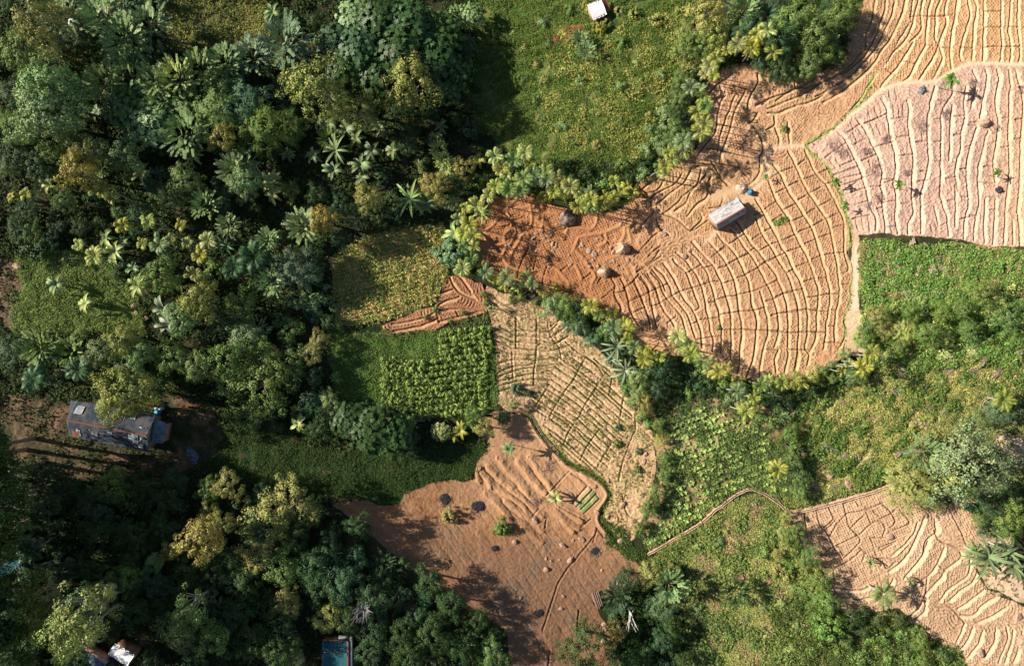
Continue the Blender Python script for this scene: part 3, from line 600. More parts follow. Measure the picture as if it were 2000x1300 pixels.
def wood(h, rad, crown_r, limbs=6, lean=(0, 0), r0=.16):
    parts = [tube([(0, 0, -.4), (lean[0] * .2, lean[1] * .2, h * .25), (lean[0] * .5, lean[1] * .5, h * .5), (lean[0], lean[1], h * .8)], [r0 * 1.4, r0, r0 * .8, r0 * .4])]
    for k in range(limbs):
        a = k * 2 * PI / limbs + R.uniform(-.3, .3); q = crown_r * R.uniform(.55, .85); z0 = h * R.uniform(.35, .55)
        parts.append(tube([(lean[0] * .4, lean[1] * .4, z0), (lean[0] * .6 + q * .5 * math.cos(a), lean[1] * .6 + q * .5 * math.sin(a), z0 + (h - z0) * .45), (lean[0] + q * math.cos(a), lean[1] + q * math.sin(a), z0 + (h - z0) * .8)], [r0 * .55, r0 * .38, r0 * .15], 5))
    return join(parts)
def crown_round(r, h, nc=60, nl=42, lr=.55, leaf=.30, asp=1.5, flat=.75, gap=.15, squash=1.0, seed=0):
    """leaf clumps spread over and through a dome of radius r whose top is at h"""
    v = sph(nc); v[:, 2] = np.abs(v[:, 2]) * 1.0 - .22
    rr = r * R.uniform(.55, .93, (nc, 1)) * (1 + .22 * np.sin(3 * np.arctan2(v[:, 1:2], v[:, :1]) + seed) + .12 * np.sin(5 * np.arctan2(v[:, 1:2], v[:, :1]) + 2 * seed))
    cc = unit(v) * rr * np.array([1, squash, flat]); cc[:, 2] += h - r * flat
    keep = R.random(nc) > gap; cc = cc[keep]
    parts = []
    for c in cc:
        k = int(nl * R.uniform(.6, 1.3)); q = sph(k); q[:, 2] = q[:, 2] * .8 + .15; q = unit(q); rad = lr * R.uniform(.7, 1.25)
        pos = c + q * rad * R.uniform(.6, 1.05, (k, 1)); nr = unit(q * .8 + .7 * unit(c - np.array([0, 0, h - r * flat])) + R.normal(size=(k, 3)) * .24 + np.array([0, 0, .15]))
        parts.append(quads(pos, nr, leaf * R.uniform(.6, 1.3, k), asp, None, .08))
    return join(parts)
def crown_finger(r, h, nf=110, L=.95, leaf=.27, flat=.7, droop=.15, k=11):
    """big feathery leaf sprays that radiate outward from the crown"""
    parts = []; v = sph(nf); v[:, 2] = np.abs(v[:, 2]) * 1.1 - .1; v = unit(v)
    for d in v:
        rr = r * R.uniform(.45, .85); c = d * rr * np.array([1, 1, flat]) + np.array([0, 0, h - r * flat])
        ax = unit(d + R.normal(size=3) * .16 + np.array([0, 0, .12])); ll = L * R.uniform(.7, 1.2)
        t = np.linspace(0, 1, k)[:, None]; p = c + ax * t * ll - np.array([0, 0, 1]) * t ** 2 * droop * ll
        sd = unit(np.cross(ax, [0, 0, 1.]) + 1e-4); up = unit(np.cross(sd, ax) + .2 * d)
        for s in (-1, 1):
            al = unit(ax * .45 + sd * s); pos = p + al * leaf * .38 * (1 - .3 * t)
            parts.append(quads(pos, np.tile(up, (k, 1)) + R.normal(size=(k, 3)) * .12 + al * .0, leaf * 1.1 * (1 - .3 * t[:, 0]), 1.9, np.tile(al, (k, 1))))
    return join(parts)
def crown_rosette(r, h, nr=110, leaf=.34, flat=.5, k=6):
    """large-leaved crown: tight rosettes of broad leaves dotted over a low dome"""
    parts = []; v = sph(nr); v[:, 2] = np.abs(v[:, 2]) * 1.3; v = unit(v)
    for d in v:
        c = d * r * R.uniform(.7, 1.0) * np.array([1, 1, flat]) + np.array([0, 0, h - r * flat])
        up = unit(d + np.array([0, 0, 1.2]) + R.normal(size=3) * .2); a = unit(np.cross(up, [1, .3, 0])); b = np.cross(up, a)
        an = np.arange(k) * 2 * PI / k + R.uniform(0, 6)
        al = np.cos(an)[:, None] * a + np.sin(an)[:, None] * b
        parts.append(quads(c + al * leaf * .42, up - al * .35 * -1 * R.uniform(-.4, .6), leaf * R.uniform(.8, 1.2, k), 1.7, al))
    nb = nr * 3; q = sph(nb); q[:, 2] = np.abs(q[:, 2])
    parts.append(quads(q * r * .7 * np.array([1, 1, flat]) + np.array([0, 0, h - r * flat]), q + R.normal(size=(nb, 3)) * .5, np.full(nb, leaf), 1.5))
    return join(parts)
def blades(n, r, h, L, w, droop=.9, seg=4, spread=.5):
    """long arching grassy blades from a clump"""
    Vs = []; Fs = []; o = 0
    for i in range(n):
        a = R.uniform(0, 2 * PI); q = r * math.sqrt(R.random()) * spread; b0 = np.array([q * math.cos(a), q * math.sin(a), h * R.uniform(.45, .9)])
        a2 = a + R.normal() * .5; d = np.array([math.cos(a2), math.sin(a2), 0]); sd = np.array([-d[1], d[0], 0]); ll = L * R.uniform(.6, 1.2)
        e = R.uniform(.4, 1.1)
        for s in range(seg + 1):
            t = s / seg; p = b0 + d * ll * t * .85 + np.array([0, 0, ll * (e * t - droop * t * t * 1.1)]); ww = w * (1 - .8 * t)
            Vs += [p - sd * ww, p + sd * ww]
        for s in range(seg): Fs.append((o + 2 * s, o + 2 * s + 1, o + 2 * s + 3, o + 2 * s + 2))
        o += 2 * (seg + 1)
    return np.array(Vs), np.array(Fs)
def fronds(n, L, h, leafL=.42, pinn=9, droop=.75, e0=.7, w=.055, cen=(0, 0)):
    """pinnate palm fronds: rachis plus paired leaflets, arching over"""
    parts = []
    for i in range(n):
        a = i * 2 * PI / n * 1.0 + R.uniform(-.25, .25); d = np.array([math.cos(a), math.sin(a), 0]); sd = np.array([-d[1], d[0], 0]); ll = L * R.uniform(.8, 1.15); e = e0 * R.uniform(.5, 1.4)
        t = np.linspace(.08, 1, pinn)[:, None]
        p = np.array([cen[0], cen[1], h]) + d * ll * t * (1 - .18 * t) + np.array([0, 0, 1]) * ll * (e * t - droop * t * t)
        tan = unit(d * (1 - .36 * t) + np.array([0, 0, 1]) * (e - 2 * droop * t))
        V, F = tube(p, [.03 * (1 - .7 * x) for x in t[:, 0]], 3); parts.append((V, F))
        for s in (-1, 1):
            al = unit(tan * .55 + sd * s * 1.0 - np.array([0, 0, .25])); lf = leafL * (1 - .55 * np.abs(t[:, 0] * 1.6 - .75))
            up = unit(np.cross(tan, sd) * 1.0); up = np.where(up[:, 2:3] < 0, -up, up)
            parts.append(quads(p + al * lf[:, None] * .45, up + s * sd * .4 + R.normal(size=(pinn, 3)) * .12, lf, 3.6, al))
    return join(parts)
def bananas(n, L, h, w=.24, droop=.8, seg=6, cen=(0, 0), e0=1.0):
    Vs = []; Fs = []; o = 0
    for i in range(n):
        a = i * 2 * PI * .382 * 1.0 + R.uniform(-.2, .2); d = np.array([math.cos(a), math.sin(a), 0]); sd = np.array([-d[1], d[0], 0]); ll = L * R.uniform(.75, 1.15); e = e0 * R.uniform(.35, 1.15)
        for s in range(seg + 1):
            t = s / seg; p = np.array([cen[0], cen[1], h]) + d * ll * t * (1 - .15 * t) + np.array([0, 0, ll * (e * t - droop * t * t)])
            ww = w * (.12 if s == 0 else math.sin(PI * min(.97, (.12 + .88 * t))) ** .5) * (1 + .12 * math.sin(9 * t + i))
            Vs += [p - sd * ww + np.array([0, 0, ww * .38]), p, p + sd * ww + np.array([0, 0, ww * .38])]
        for s in range(seg):
            b = o + 3 * s; Fs += [(b, b + 1, b + 4, b + 3), (b + 1, b + 2, b + 5, b + 4)]
        o += 3 * (seg + 1)
    return np.array(Vs), np.array(Fs)
def bare(h, r, n=26):
    parts = [tube([(0, 0, -.3), (0, 0, h * .4), (.1, 0, h * .6)], [.14, .11, .07])]
    for i in range(n):
        a = R.uniform(0, 2 * PI); z0 = h * R.uniform(.35, .6); q = r * R.uniform(.6, 1)
        p0 = np.array([0, 0, z0]); p1 = p0 + np.array([q * .45 * math.cos(a), q * .45 * math.sin(a), (h - z0) * .5]); p2 = p1 + np.array([q * .5 * math.cos(a + R.normal() * .5), q * .5 * math.sin(a + R.normal() * .5), (h - z0) * .3])
        parts.append(tube([p0, p1, p2], [.06, .04, .015], 4))
        for j in range(2):
            b = a + R.normal() * .9; parts.append(tube([p1, p1 + np.array([q * .35 * math.cos(b), q * .35 * math.sin(b), .3])], [.03, .01], 3))
    return join(parts)

PROTO = {}
def proto(key, name, trunk, crown, r, h, tmat, cmat, part='crown', tpart='trunk'):
    tm = make_mesh(name + '_' + tpart, trunk[0], trunk[1], tmat, None, True) if trunk is not None else None
    cm = make_mesh(name + '_' + part, crown[0], crown[1], cmat)
    PROTO.setdefault(key, []).append((name, tm, cm, r, h, part, tpart))
for s in range(4):
    proto('b', 'broadleaf_tree', wood(7.5, 0, 3.6, 7, (.3 * s, -.2), .22), crown_round(3.9, 8.5, 92, 66, .68, .245, 1.5, .72, .10, .85 + .1 * s, s), 3.9, 8.5, BARK, LEAF)
for s in range(2):
    proto('v', 'broadleaf_tree', wood(10, 0, 3.6, 9, (.5, .3), .26), crown_round(4.2, 11, 70, 60, .70, .27, 2.2, .6, .30, .8, s + 5), 4.2, 11, PALEBARK, LEAF)
for s in range(3):
    proto('s', 'shrub', wood(1.4, 0, .9, 4, (0, 0), .05), crown_round(1.35, 1.7, 26, 34, .42, .24, 1.6, .8, .08, 1, s), 1.35, 1.7, BARK, LEAF, 'crown', 'trunk')
for s in range(2):
    proto('k', 'large_leaved_tree', wood(3.8, 0, 2.4, 6, (0, 0), .12), crown_rosette(3.0, 4.4, 150, .40, .45), 3.0, 4.4, BARK, BIG)
for s in range(3):
    proto('f', 'feathery_tree', wood(5.0, 0, 2.2, 6, (.1, .1), .13), crown_finger(2.9, 6.0, 88, 1.35, .30, .75, .12, 13), 3.5, 6.6, BARK, LEAF)
def plumes(r, h, n, nb):
    parts = []
    for _ in range(n):
        d = sph(1)[0]; d[2] = abs(d[2]) * .9; d = unit(d[None])[0]; c = d * r * R.uniform(.35, 1) * np.array([1, 1, .7]) + np.array([0, 0, h - r * .7]); hd = np.array([d[0], d[1], .1]) + np.array([SUNAZ[0], SUNAZ[1], 0]) * .0
        V, F = blades(nb, .35, 0, 1.15, .05, 1.0, 2, 1.0); a = math.atan2(hd[1], hd[0])
        m_ = R.normal(size=3) * .1; V = V * np.array([.75, .75, .75]) + c + m_; parts.append((V, F))
        k = 12; t = np.linspace(0, 1, k)[:, None]; ax = unit(d + np.array([0, 0, .3])); p = c + ax * t * 1.2 - np.array([0, 0, 1]) * t ** 2 * .9
        for s_ in (-1, 1):
            sd = unit(np.cross(ax, [0, 0, 1.]) + 1e-4) * s_; al = unit(np.tile(ax * .8 + sd, (k, 1)) + R.normal(size=(k, 3)) * .15 - np.array([0, 0, .3])); parts.append(quads(p + al * .2, np.tile(d + np.array([0, 0, .5]), (k, 1)), .5 * (1 - .4 * t[:, 0]), 4, al))
    return join(parts)
for s in range(3):
    proto('g', 'bamboo_clump', wood(4, 0, 1.2, 8, (0, 0), .07), plumes(3.2, 5.2, 80, 12), 4.0, 5.6, BARK, BLADE, 'foliage', 'stems')
for s in range(4):
    proto('p', 'areca_palm', tube([(0, 0, -.3), (.08 * s - .1, .06, 2.2), (.05, .12 * s - .1, 4.4), (0, 0, 6.4)], [.09, .075, .07, .06], 6), fronds(8 + s % 3, 1.75, 6.35, .56, 11, .9, 1.0, .055), 1.5, 6.8, PALEBARK, BIG, 'crown')
for s in range(3):
    proto('n', 'banana_plant', tube([(0, 0, -.2), (0, 0, 1.1), (.03, .02, 2.1)], [.17, .14, .09], 7), bananas(8 + s, 2.0, 2.0, .27, .85), 1.8, 2.9, PALEBARK, BIG, 'leaves', 'stem')
for s in range(2):
    proto('c', 'coconut_palm', tube([(0, 0, -.3), (.2, .1, 2.5), (.15, .05, 5.0)], [.17, .13, .11], 7), fronds(15, 2.7, 5.0, .8, 13, .8, .9), 2.5, 5.6, PALEBARK, BIG, 'crown')
proto('a', 'banana_plant', tube([(0, 0, -.2), (0, 0, 2.0), (.03, .02, 3.2)], [.2, .16, .1], 7), bananas(13, 2.9, 3.1, .17, .75, 7, (0, 0), 1.0), 2.6, 4.0, PALEBARK, BIG, 'leaves', 'stem')
proto('t', 'bare_tree', None, bare(5, 1.6, 24), 1.6, 5, GREYTWIG, GREYTWIG, 'branches')
proto('u', 'bare_tree', None, bare(6.5, 1.5, 5), 1.3, 6, WHITEBARK, WHITEBARK, 'branches')
for s in range(2):
    proto('o', 'round_bush', wood(1.2, 0, .8, 4, (0, 0), .06), crown_round(1.55, 1.9, 60, 60, .30, .17, 1.4, .85, 0, 1, s), 1.6, 2.0, BARK, LEAF)
for s in range(2):
    proto('w', 'small_plant', tube([(0, 0, -.1), (0, 0, 1.6), (.05, 0, 2.4)], [.04, .035, .02], 5), join([bananas(8, .95, 2.3, .17, .75, 4), bananas(5, .6, 2.45, .13, .5, 3)]), 1.0, 2.8, BARK, BIG, 'leaves', 'stem')

TINT = {'pg': (.155, .235, .105), 'ol': (.30, .33, .09), 'yl': (.36, .33, .08), 'gy': (.19, .30, .11), 'dk': (.038, .09, .022), 'md': (.13, .23, .055), 'bl': (.13, .23, .12), 'br': (.12, .22, .045), 'pm': (.30, .34, .055), 'bn': (.16, .235, .095), 'lg': (.33, .42, .13), 'te': (.045, .11, .042), 'aa': (.23, .30, .19)}  # dk and te deepened to carry the forest's shade in the colour
COLW = {'pg': 'pale grey-green', 'ol': 'olive', 'yl': 'yellowish', 'gy': 'grey-green', 'dk': 'dark green', 'md': 'mid-green', 'bl': 'grey-blue', 'br': 'bright green', 'pm': 'yellow-green', 'bn': 'green', 'lg': 'pale green', 'te': 'deep teal-green', 'aa': 'silvery green'}
KINDW = {'b': 'broadleaf tree', 'v': 'open-crowned tree', 's': 'shrub', 'k': 'large-leaved tree', 'f': 'feathery tree', 'g': 'bamboo-like clump', 'p': 'areca palm', 'n': 'banana plant', 'c': 'coconut palm', 'a': 'long-leaved banana plant', 't': 'leafless tree', 'u': 'leafless tree', 'o': 'rounded bush', 'w': 'young plant'}
CATW = {'b': 'tree', 'v': 'tree', 's': 'shrub', 'k': 'tree', 'f': 'tree', 'g': 'bamboo', 'p': 'palm', 'n': 'banana plant', 'c': 'palm', 'a': 'banana plant', 't': 'tree', 'u': 'tree', 'o': 'bush', 'w': 'plant'}
PLACED = []   # (root, px, py, phrase, category)
def put(kind, px, py, rpx, tint, hs=1.0, lab=None, zoff=0.0):
    L_ = PROTO[kind]; nm, tm, cm, r, h, part, tpart = L_[random.randrange(len(L_))]
    s = rpx / S / r; sz = s if kind in 'bvsfgkow' else min(1.25, max(.75, s))
    if kind in 'pc': s = max(.7, s)
    sz *= hs * random.uniform(.92, 1.1)
    x, y, z = P(px, py, h * sz * (.85 if kind in 'bvskgfo' else .95))
    e = bpy.data.objects.new(nm, None); C.objects.link(e); e.location = (x, y, z + zoff); e.empty_display_size = .3
    e.rotation_euler = (random.uniform(-.05, .05), random.uniform(-.05, .05), random.uniform(0, 2 * PI)) ; e.scale = (s, s, sz)
    t = TINT[tint]; f = random.uniform(.85, 1.18); c = (t[0] * f * random.uniform(.9, 1.12), t[1] * f, t[2] * f * random.uniform(.85, 1.15), 1)
    if tm is not None: link(tpart, tm, e)
    o = link(part, cm, e); o.color = c
    e['category'] = CATW[kind]
    PLACED.append([e, px, py, lab or (COLW[tint] + ' ' + KINDW[kind] if kind not in 'tu' else 'pale ' + KINDW[kind]), CATW[kind], bool(lab)])
    return e

BIGLIST = """b 60 40 45 ol;b 25 85 42 md;f 100 22 40 gy;f 185 15 45 gy;f 225 60 48 gy;b 150 78 38 dk;b 70 150 50 gy;b 60 212 55 gy;b 112 190 46 gy;b 20 245 36 md;f 240 110 32 gy;f 275 38 42 gy;f 190 150 38 gy;f 237 142 42 gy;
f 290 152 40 gy;f 335 138 38 lg;f 380 124 38 gy;f 430 112 36 gy;f 485 100 40 bl;f 545 66 50 bl;k 230 205 40 md;k 285 235 45 gy;f 345 250 42 gy;f 300 190 36 gy;g 400 200 55 gy;g 460 190 55 bl;g 500 240 55 md;g 560 240 40 md;
b 430 265 27 ol;b 150 290 36 gy;b 132 328 38 yl;b 235 300 34 gy;b 90 262 36 md;b 20 300 34 dk;b 60 320 30 te;k 350 205 40 md;k 420 160 36 md;
k 740 28 46 dk;k 800 42 50 dk;k 860 62 45 dk;k 782 92 50 dk;k 842 112 50 dk;k 885 145 36 dk;k 700 92 44 te;k 655 80 40 te;k 735 135 44 dk;k 868 172 34 dk;k 690 28 36 gy;k 718 60 38 te;k 922 25 24 gy;k 668 130 38 dk;k 905 90 26 dk;
b 610 150 56 ol;b 800 157 52 ol;b 700 218 32 ol;b 718 380 29 ol;b 850 362 31 ol;b 630 427 28 yl;f 585 436 36 gy;f 515 466 24 gy;f 690 420 26 te;g 570 522 46 bl;f 522 550 30 gy;f 548 535 26 bl;o 880 490 34 bl;b 905 328 22 ol;
f 855 290 20 lg;f 866 308 20 lg;f 850 270 16 gy;f 872 325 20 lg;f 445 325 34 gy;f 470 310 30 gy;b 470 345 30 gy;b 420 380 28 te;f 440 440 24 gy;f 390 395 30 gy;b 350 345 30 gy;b 330 385 22 gy;f 300 350 30 te;
b 300 537 34 br;b 378 585 36 ol;b 350 620 30 gy;b 470 590 28 md;f 500 640 26 gy;b 560 640 26 md;b 610 610 22 te;b 470 660 34 gy;b 500 700 40 md;b 430 700 34 md;b 380 720 28 gy;b 500 760 50 md;b 560 720 34 md;b 605 690 24 ol;b 620 665 20 ol;b 440 745 30 gy;b 480 810 36 md;b 530 815 28 dk;
b 225 770 48 ol;b 245 735 30 gy;b 205 792 24 lg;b 290 748 38 dk;b 330 700 30 md;b 260 690 30 gy;b 180 690 30 gy;f 120 690 32 md;f 60 680 34 md;b 20 690 34 te;b 230 660 30 ol;f 90 720 34 te;c 150 720 26 te;c 60 740 26 te;
v 125 1225 56 lg;v 85 1265 46 lg;v 175 1170 36 lg;v 120 1200 48 gy;v 55 1175 34 ol;b 375 1070 44 yl;b 400 1002 20 ol;b 425 1030 24 ol;b 325 1082 18 ol;b 290 1107 20 gy;b 230 1137 30 md;b 112 1115 28 te;b 165 1008 38 te;b 290 992 36 dk;v 360 1192 38 gy;b 410 1172 18 gy;b 330 1240 36 gy;b 400 1260 34 md;
b 510 1028 48 ol;b 560 992 46 ol;b 602 1002 30 md;b 492 1090 34 ol;b 545 1108 40 md;b 555 1182 30 yl;b 520 1168 14 ol;b 655 1196 30 ol;b 577 1287 18 lg;b 600 1115 38 te;b 620 1150 34 te;b 470 1150 34 dk;b 440 1110 30 dk;b 250 1060 34 dk;b 40 1130 30 te;b 60 950 40 dk;b 120 960 34 dk;b 200 960 30 md;b 330 950 30 te;b 440 950 26 ol;b 30 1010 34 dk;b 400 960 26 md;
b 440 1210 36 dk;b 480 1250 40 dk;b 540 1240 36 dk;b 300 1180 30 dk;b 350 1150 34 dk;b 680 1130 38 te;b 740 1160 34 te;b 740 1220 34 te;b 650 1075 34 dk;b 700 1080 30 te;f 760 1090 28 te;b 790 1150 22 te;b 780 1260 32 dk;b 840 1250 34 dk;b 900 1270 34 dk;b 960 1280 30 md;b 870 1200 26 dk;k 920 1230 22 dk;b 830 1190 24 te;b 720 1280 26 te;k 845 1150 20 te;b 985 1225 18 dk;b 0 1240 40 ol;b 10 1180 30 md;
t 705 1203 24 gy;u 1240 1212 22 gy;b 1150 1268 48 dk;o 980 1033 18 br;o 877 1012 17 ol;w 995 874 17 gy;n 1086 973 17 lg;k 985 816 14 dk;k 860 842 20 lg;b 925 812 22 md;b 942 836 22 ol;n 900 840 18 pm;n 885 850 15 pm;
k 720 842 44 dk;k 762 855 40 dk;k 680 824 36 dk;k 642 805 34 dk;k 610 790 30 te;k 790 830 24 md;b 640 787 24 gy;n 578 830 20 lg;
g 1800 960 54 lg;g 1775 930 34 lg;g 1840 975 30 lg;b 1918 920 62 pg;f 1822 890 36 gy;f 1850 930 32 lg;g 1975 800 36 bl;g 1935 815 24 gy;a 1942 1092 42 bn;a 1975 1078 34 bn;a 1912 1080 24 gy;n 1990 1110 24 bn;c 1730 1165 26 gy;f 1445 1162 28 dk;b 1272 1122 26 ol;f 1312 1150 34 gy;b 1230 1132 26 dk;f 1205 1172 32 te;b 1208 1232 22 yl;g 1298 1190 34 bl;b 1212 1150 22 te;g 1315 1118 22 lg;
b 1625 1180 24 md;o 1628 1232 34 md;b 1560 1050 22 md;b 1590 1090 22 md;b 1612 1135 22 br;b 1602 1170 20 md;b 1985 1010 28 md;b 1950 985 26 te;b 1990 960 22 dk;b 1980 1040 20 br;
b 1076 600 26 gy;b 1110 596 26 br;b 1140 608 24 dk;b 1135 640 22 bl;b 1160 665 20 bl;b 1110 632 16 bl;b 1120 618 18 md;b 1185 650 20 br;a 1205 676 30 aa;a 1222 722 30 aa;a 1198 700 22 aa;b 1250 745 26 gy;b 1262 786 22 ol;b 1245 775 18 gy;b 1285 760 22 te;b 1300 720 24 te;b 1270 720 22 te;
b 1380 22 36 ol;b 1402 60 30 ol;b 1376 84 26 md;b 1340 92 28 md;f 1460 12 34 gy;f 1500 22 30 te;b 1560 30 38 md;b 1605 52 38 md;f 1562 95 25 gy;f 1620 76 27 gy;b 1590 120 26 md;b 1530 128 26 dk;b 1645 28 32 md;b 1500 135 18 dk;b 1665 12 22 md;b 1632 98 22 md;b 1480 45 30 te;b 1530 70 34 te;b 1450 60 24 te;b 1545 140 20 md;
b 1335 150 20 md;b 1330 190 22 md;b 1325 220 20 dk;b 1320 250 24 md;b 1342 235 18 te;b 1350 125 20 ol;b 1300 287 20 gy;b 1345 270 20 gy;b 1340 60 22 ol;f 1135 72 18 gy;f 1146 97 20 gy;o 1172 50 15 pm;o 1186 42 12 ol;o 1240 25 13 ol;o 1285 36 15 ol;o 1145 8 11 pm;o 1210 20 12 ol;o 1150 20 9 ol;
w 1867 152 18 br;w 1760 358 13 br;w 1637 355 11 br;w 1655 400 10 br;w 1955 335 11 br;w 1498 345 8 md;n 1705 1100 11 bn;n 1786 1140 10 bn;w 1098 68 11 pm;o 1535 250 7 md;
f 1540 870 20 br;b 1552 900 20 md;b 1562 932 18 md;b 1566 962 17 md;b 1548 845 18 br;c 1522 918 16 pm;b 1286 832 13 md;b 1292 862 14 ol;b 1300 895 14 br;b 1300 930 14 md;b 1284 962 14 md;b 1266 1000 17 md;b 1250 1032 15 br;b 1276 985 14 md;b 1262 805 12 md;
o 1207 835 8 bl;o 1208 868 9 md;o 1248 882 8 bl;o 1247 918 8 md;o 1008 760 13 bl;o 1034 768 8 te;b 1005 790 12 md;
g 1690 660 24 lg;b 1720 620 20 ol;g 1740 640 26 lg;g 1780 650 26 lg;b 1700 640 18 md;b 1820 650 24 md;g 1850 660 26 lg;b 1890 600 22 br;b 1930 570 26 br;g 1960 600 26 lg;b 1980 620 24 md;b 1900 640 20 md;b 1850 610 20 br;b 1700 670 18 br;b 1790 610 20 br;b 1760 680 18 md;
b 1560 742 14 md;b 1590 732 16 lg;b 1610 725 14 md;b 1655 690 14 gy;b 1670 735 16 gy;b 1690 735 16 md;b 1630 740 12 md;b 1515 770 20 dk;b 1480 790 18 md;b 1450 760 14 md;b 1505 740 14 dk;
n 270 335 22 lg;n 185 215 18 bn;n 372 300 20 lg;n 345 288 18 gy;a 655 290 30 bn;n 640 240 20 bn;n 618 232 18 bn;n 700 320 22 bn;n 725 292 22 bn;n 765 292 20 bn;n 672 250 20 bn;n 692 268 20 bn;n 608 300 18 bn;n 705 345 18 bn;n 740 250 18 bn;n 650 330 20 bn;n 525 350 22 lg;n 530 375 20 lg;a 800 386 34 gy;n 832 398 22 gy;n 215 490 24 lg;n 200 462 20 gy;n 265 556 22 lg;n 310 600 24 aa;n 322 632 24 aa;n 160 592 20 lg;n 235 470 16 bn;n 90 360 18 lg;n 935 310 18 pm;n 860 245 16 bn;n 885 455 24 lg;a 940 412 24 lg;n 900 470 16 lg;n 100 555 20 gy;n 255 520 18 gy;c 490 500 32 te;c 460 520 26 te;a 440 480 20 te;c 45 1075 28 te;c 55 1120 26 te;n 560 300 16 bn;n 960 600 8 gy;n 1152 373 18 lg;n 1236 375 18 pm;n 990 340 14 lg;n 655 740 12 md;n 415 180 16 gy;n 345 215 16 gy;n 200 5 22 aa;n 530 20 18 gy;
c 1965 780 22 pm;n 1990 782 18 pm;o 1405 640 5 md"""
PALMS = """1008 355 1045 340 1065 330 1075 350 1085 375 1105 378 1060 385 1095 362 1130 396 1150 400 1170 405 1190 400 1196 386 1210 371 1205 350 1225 365 1182 388 1155 388 960 376 975 366 985 358 950 386 1022 347 970 300 1000 308 1025 300 985 330 1040 312
1135 380 1115 360 1088 345 1018 372 1000 372 1295 320 1310 302 1322 290 1336 275 1350 264 1366 250 1376 240 1300 336 1282 325 1344 290 1320 312 1383 235 1366 215 1370 190 1386 206 1366 175 1355 163 1375 150 1386 130 1406 112 1425 96 1441 88 1396 142 1460 75 1475 92 1466 102 1490 80 1510 100 1500 66 1480 66
895 425 915 410 930 398 903 482 920 500 925 462 915 440 940 522 900 458 910 520 925 480 965 545 990 550 1012 560 1035 556 1030 544 1085 563 985 543 955 530 1060 575 1160 604 1170 615 1186 621 1200 630 1215 636 1231 642 1226 660 1241 674 1256 682 1275 690 1286 697 1250 692 1262 700 1195 610 1210 650 1330 675 1345 686 1360 696 1340 664 1375 705 1386 716 1400 720 1416 726 1352 675 1325 660
1486 750 1502 742 1565 742 1550 750 1640 722 1660 712 1682 703 1700 697 1690 718 1721 700 1710 690 1450 792 1440 762 1460 802 1470 775 1445 740 1150 595 1530 750 275 470 300 480 330 465 365 480 385 500 240 440 180 500 155 480 375 540 400 470 350 440 290 430 190 370 215 385 45 380 15 380"""
LM = [('the blue-grey farmhouse', 215, 830), ('the grey field shed', 1422, 415), ('the white hut roof', 1166, 20), ('the dark boulder', 1107, 428), ('the teal roof', 655, 1280), ('the white house roof', 235, 1272),
      ('the ball-shaped bush', 980, 1033), ('the western round bush', 880, 490), ('the yellow round tree', 132, 328), ('the bright citrus-like tree', 300, 537), ('the bare twiggy tree', 705, 1203),
      ('the small green garden beds', 1140, 975), ('the pink field\'s lower left corner', 1665, 457), ('the orange wedge field', 830, 610), ('the white leafless trunk', 1240, 1212), ('the dark round tree', 1150, 1268),
      ('the silvery long-leaved bananas', 1212, 700), ('the photo\'s top left corner', 0, 0), ('the photo\'s bottom left corner', 0, 1300), ('the photo\'s bottom right corner', 2000, 1300), ('the photo\'s top right corner', 2000, 0),
      ('the left twin olive tree', 610, 150), ('the right twin olive tree', 800, 157), ('the dark spiky round tree', 1445, 1162), ('the blue barrel', 1464, 377), ('the largest straw stack', 1215, 484)]
SPECIAL = {(880, 490): 'round grey-green bush at the west end of the palm hedge', (132, 328): 'yellow round tree lit at the forest edge, upper left', (300, 537): 'bright green citrus-like tree with two-lobed crown', (980, 1033): 'ball-shaped bright green bush on the red field',
    (705, 1203): 'bare twiggy grey tree above the teal roof', (1240, 1212): 'white leafless trunk with forked branches beside the red field', (1150, 1268): 'dark round tree at the bottom edge of the red field', (610, 150): 'left and larger of the twin olive trees near the top',
    (800, 157): 'right one of the twin olive trees near the top', (1445, 1162): 'dark spiky round tree standing alone in stony grass', (1205, 676): 'upper silvery banana plant with long leaves by the hedge', (225, 770): 'olive broadleaf tree hanging over the blue-grey farmhouse roof',
    (375, 1070): 'golden-lit rounded tree in the dark lower left forest', (1918, 920): 'wide olive tree at the right, beside the feathery one', (1800, 960): 'pale drooping bamboo-like clump above the lower right terraces', (1867, 152): 'green plant with drooping leaves on the pink field\'s top path',
    (1760, 358): 'lone star-shaped plant in the middle of the pink field', (1942, 1092): 'largest banana plant right of the lower right terraces', (1730, 1165): 'lone coconut palm among the lower right terraces'}
for t in BIGLIST.replace('\n', '').split(';'):
    k, a, b, c, tt = t.split(); a, b, c = int(a), int(b), int(c)
    if 640 < a < 1000 and 1060 < b < 1240 and k in 'bfk': a0, b0 = a - 16, b + 16
    else: a0, b0 = a, b
    put(k, a0, b0, c * 1.04, tt, 1.2 if (k == 'k' and b < 200 and a > 600) else (.7 if 430 < a < 1000 and b > 970 and k in 'bf' else ({'dk': .66, 'te': .7, 'ol': 1.4, 'yl': 1.45, 'lg': 1.35, 'gy': 1.15}.get(tt, 1.0) if k in 'bvf' and a < 800 else 1.0)) * (.6 if 430 < a < 660 and 590 < b < 830 else 1), SPECIAL.get((a, b)))
pl = [int(v) for v in PALMS.split()]
for a, b in zip(pl[::2], pl[1::2]):
    if random.random() < .10: put('n', a, b, random.uniform(12, 18), random.choice(['pm', 'lg', 'bn']), random.uniform(.9, 1.2)); continue
    put('p', a + random.uniform(-5, 5), b + random.uniform(-5, 5), random.uniform(12, 20), random.choice(['pm', 'pm', 'pm', 'bn', 'ol', 'md', 'lg']), random.uniform(.7, 1.15))
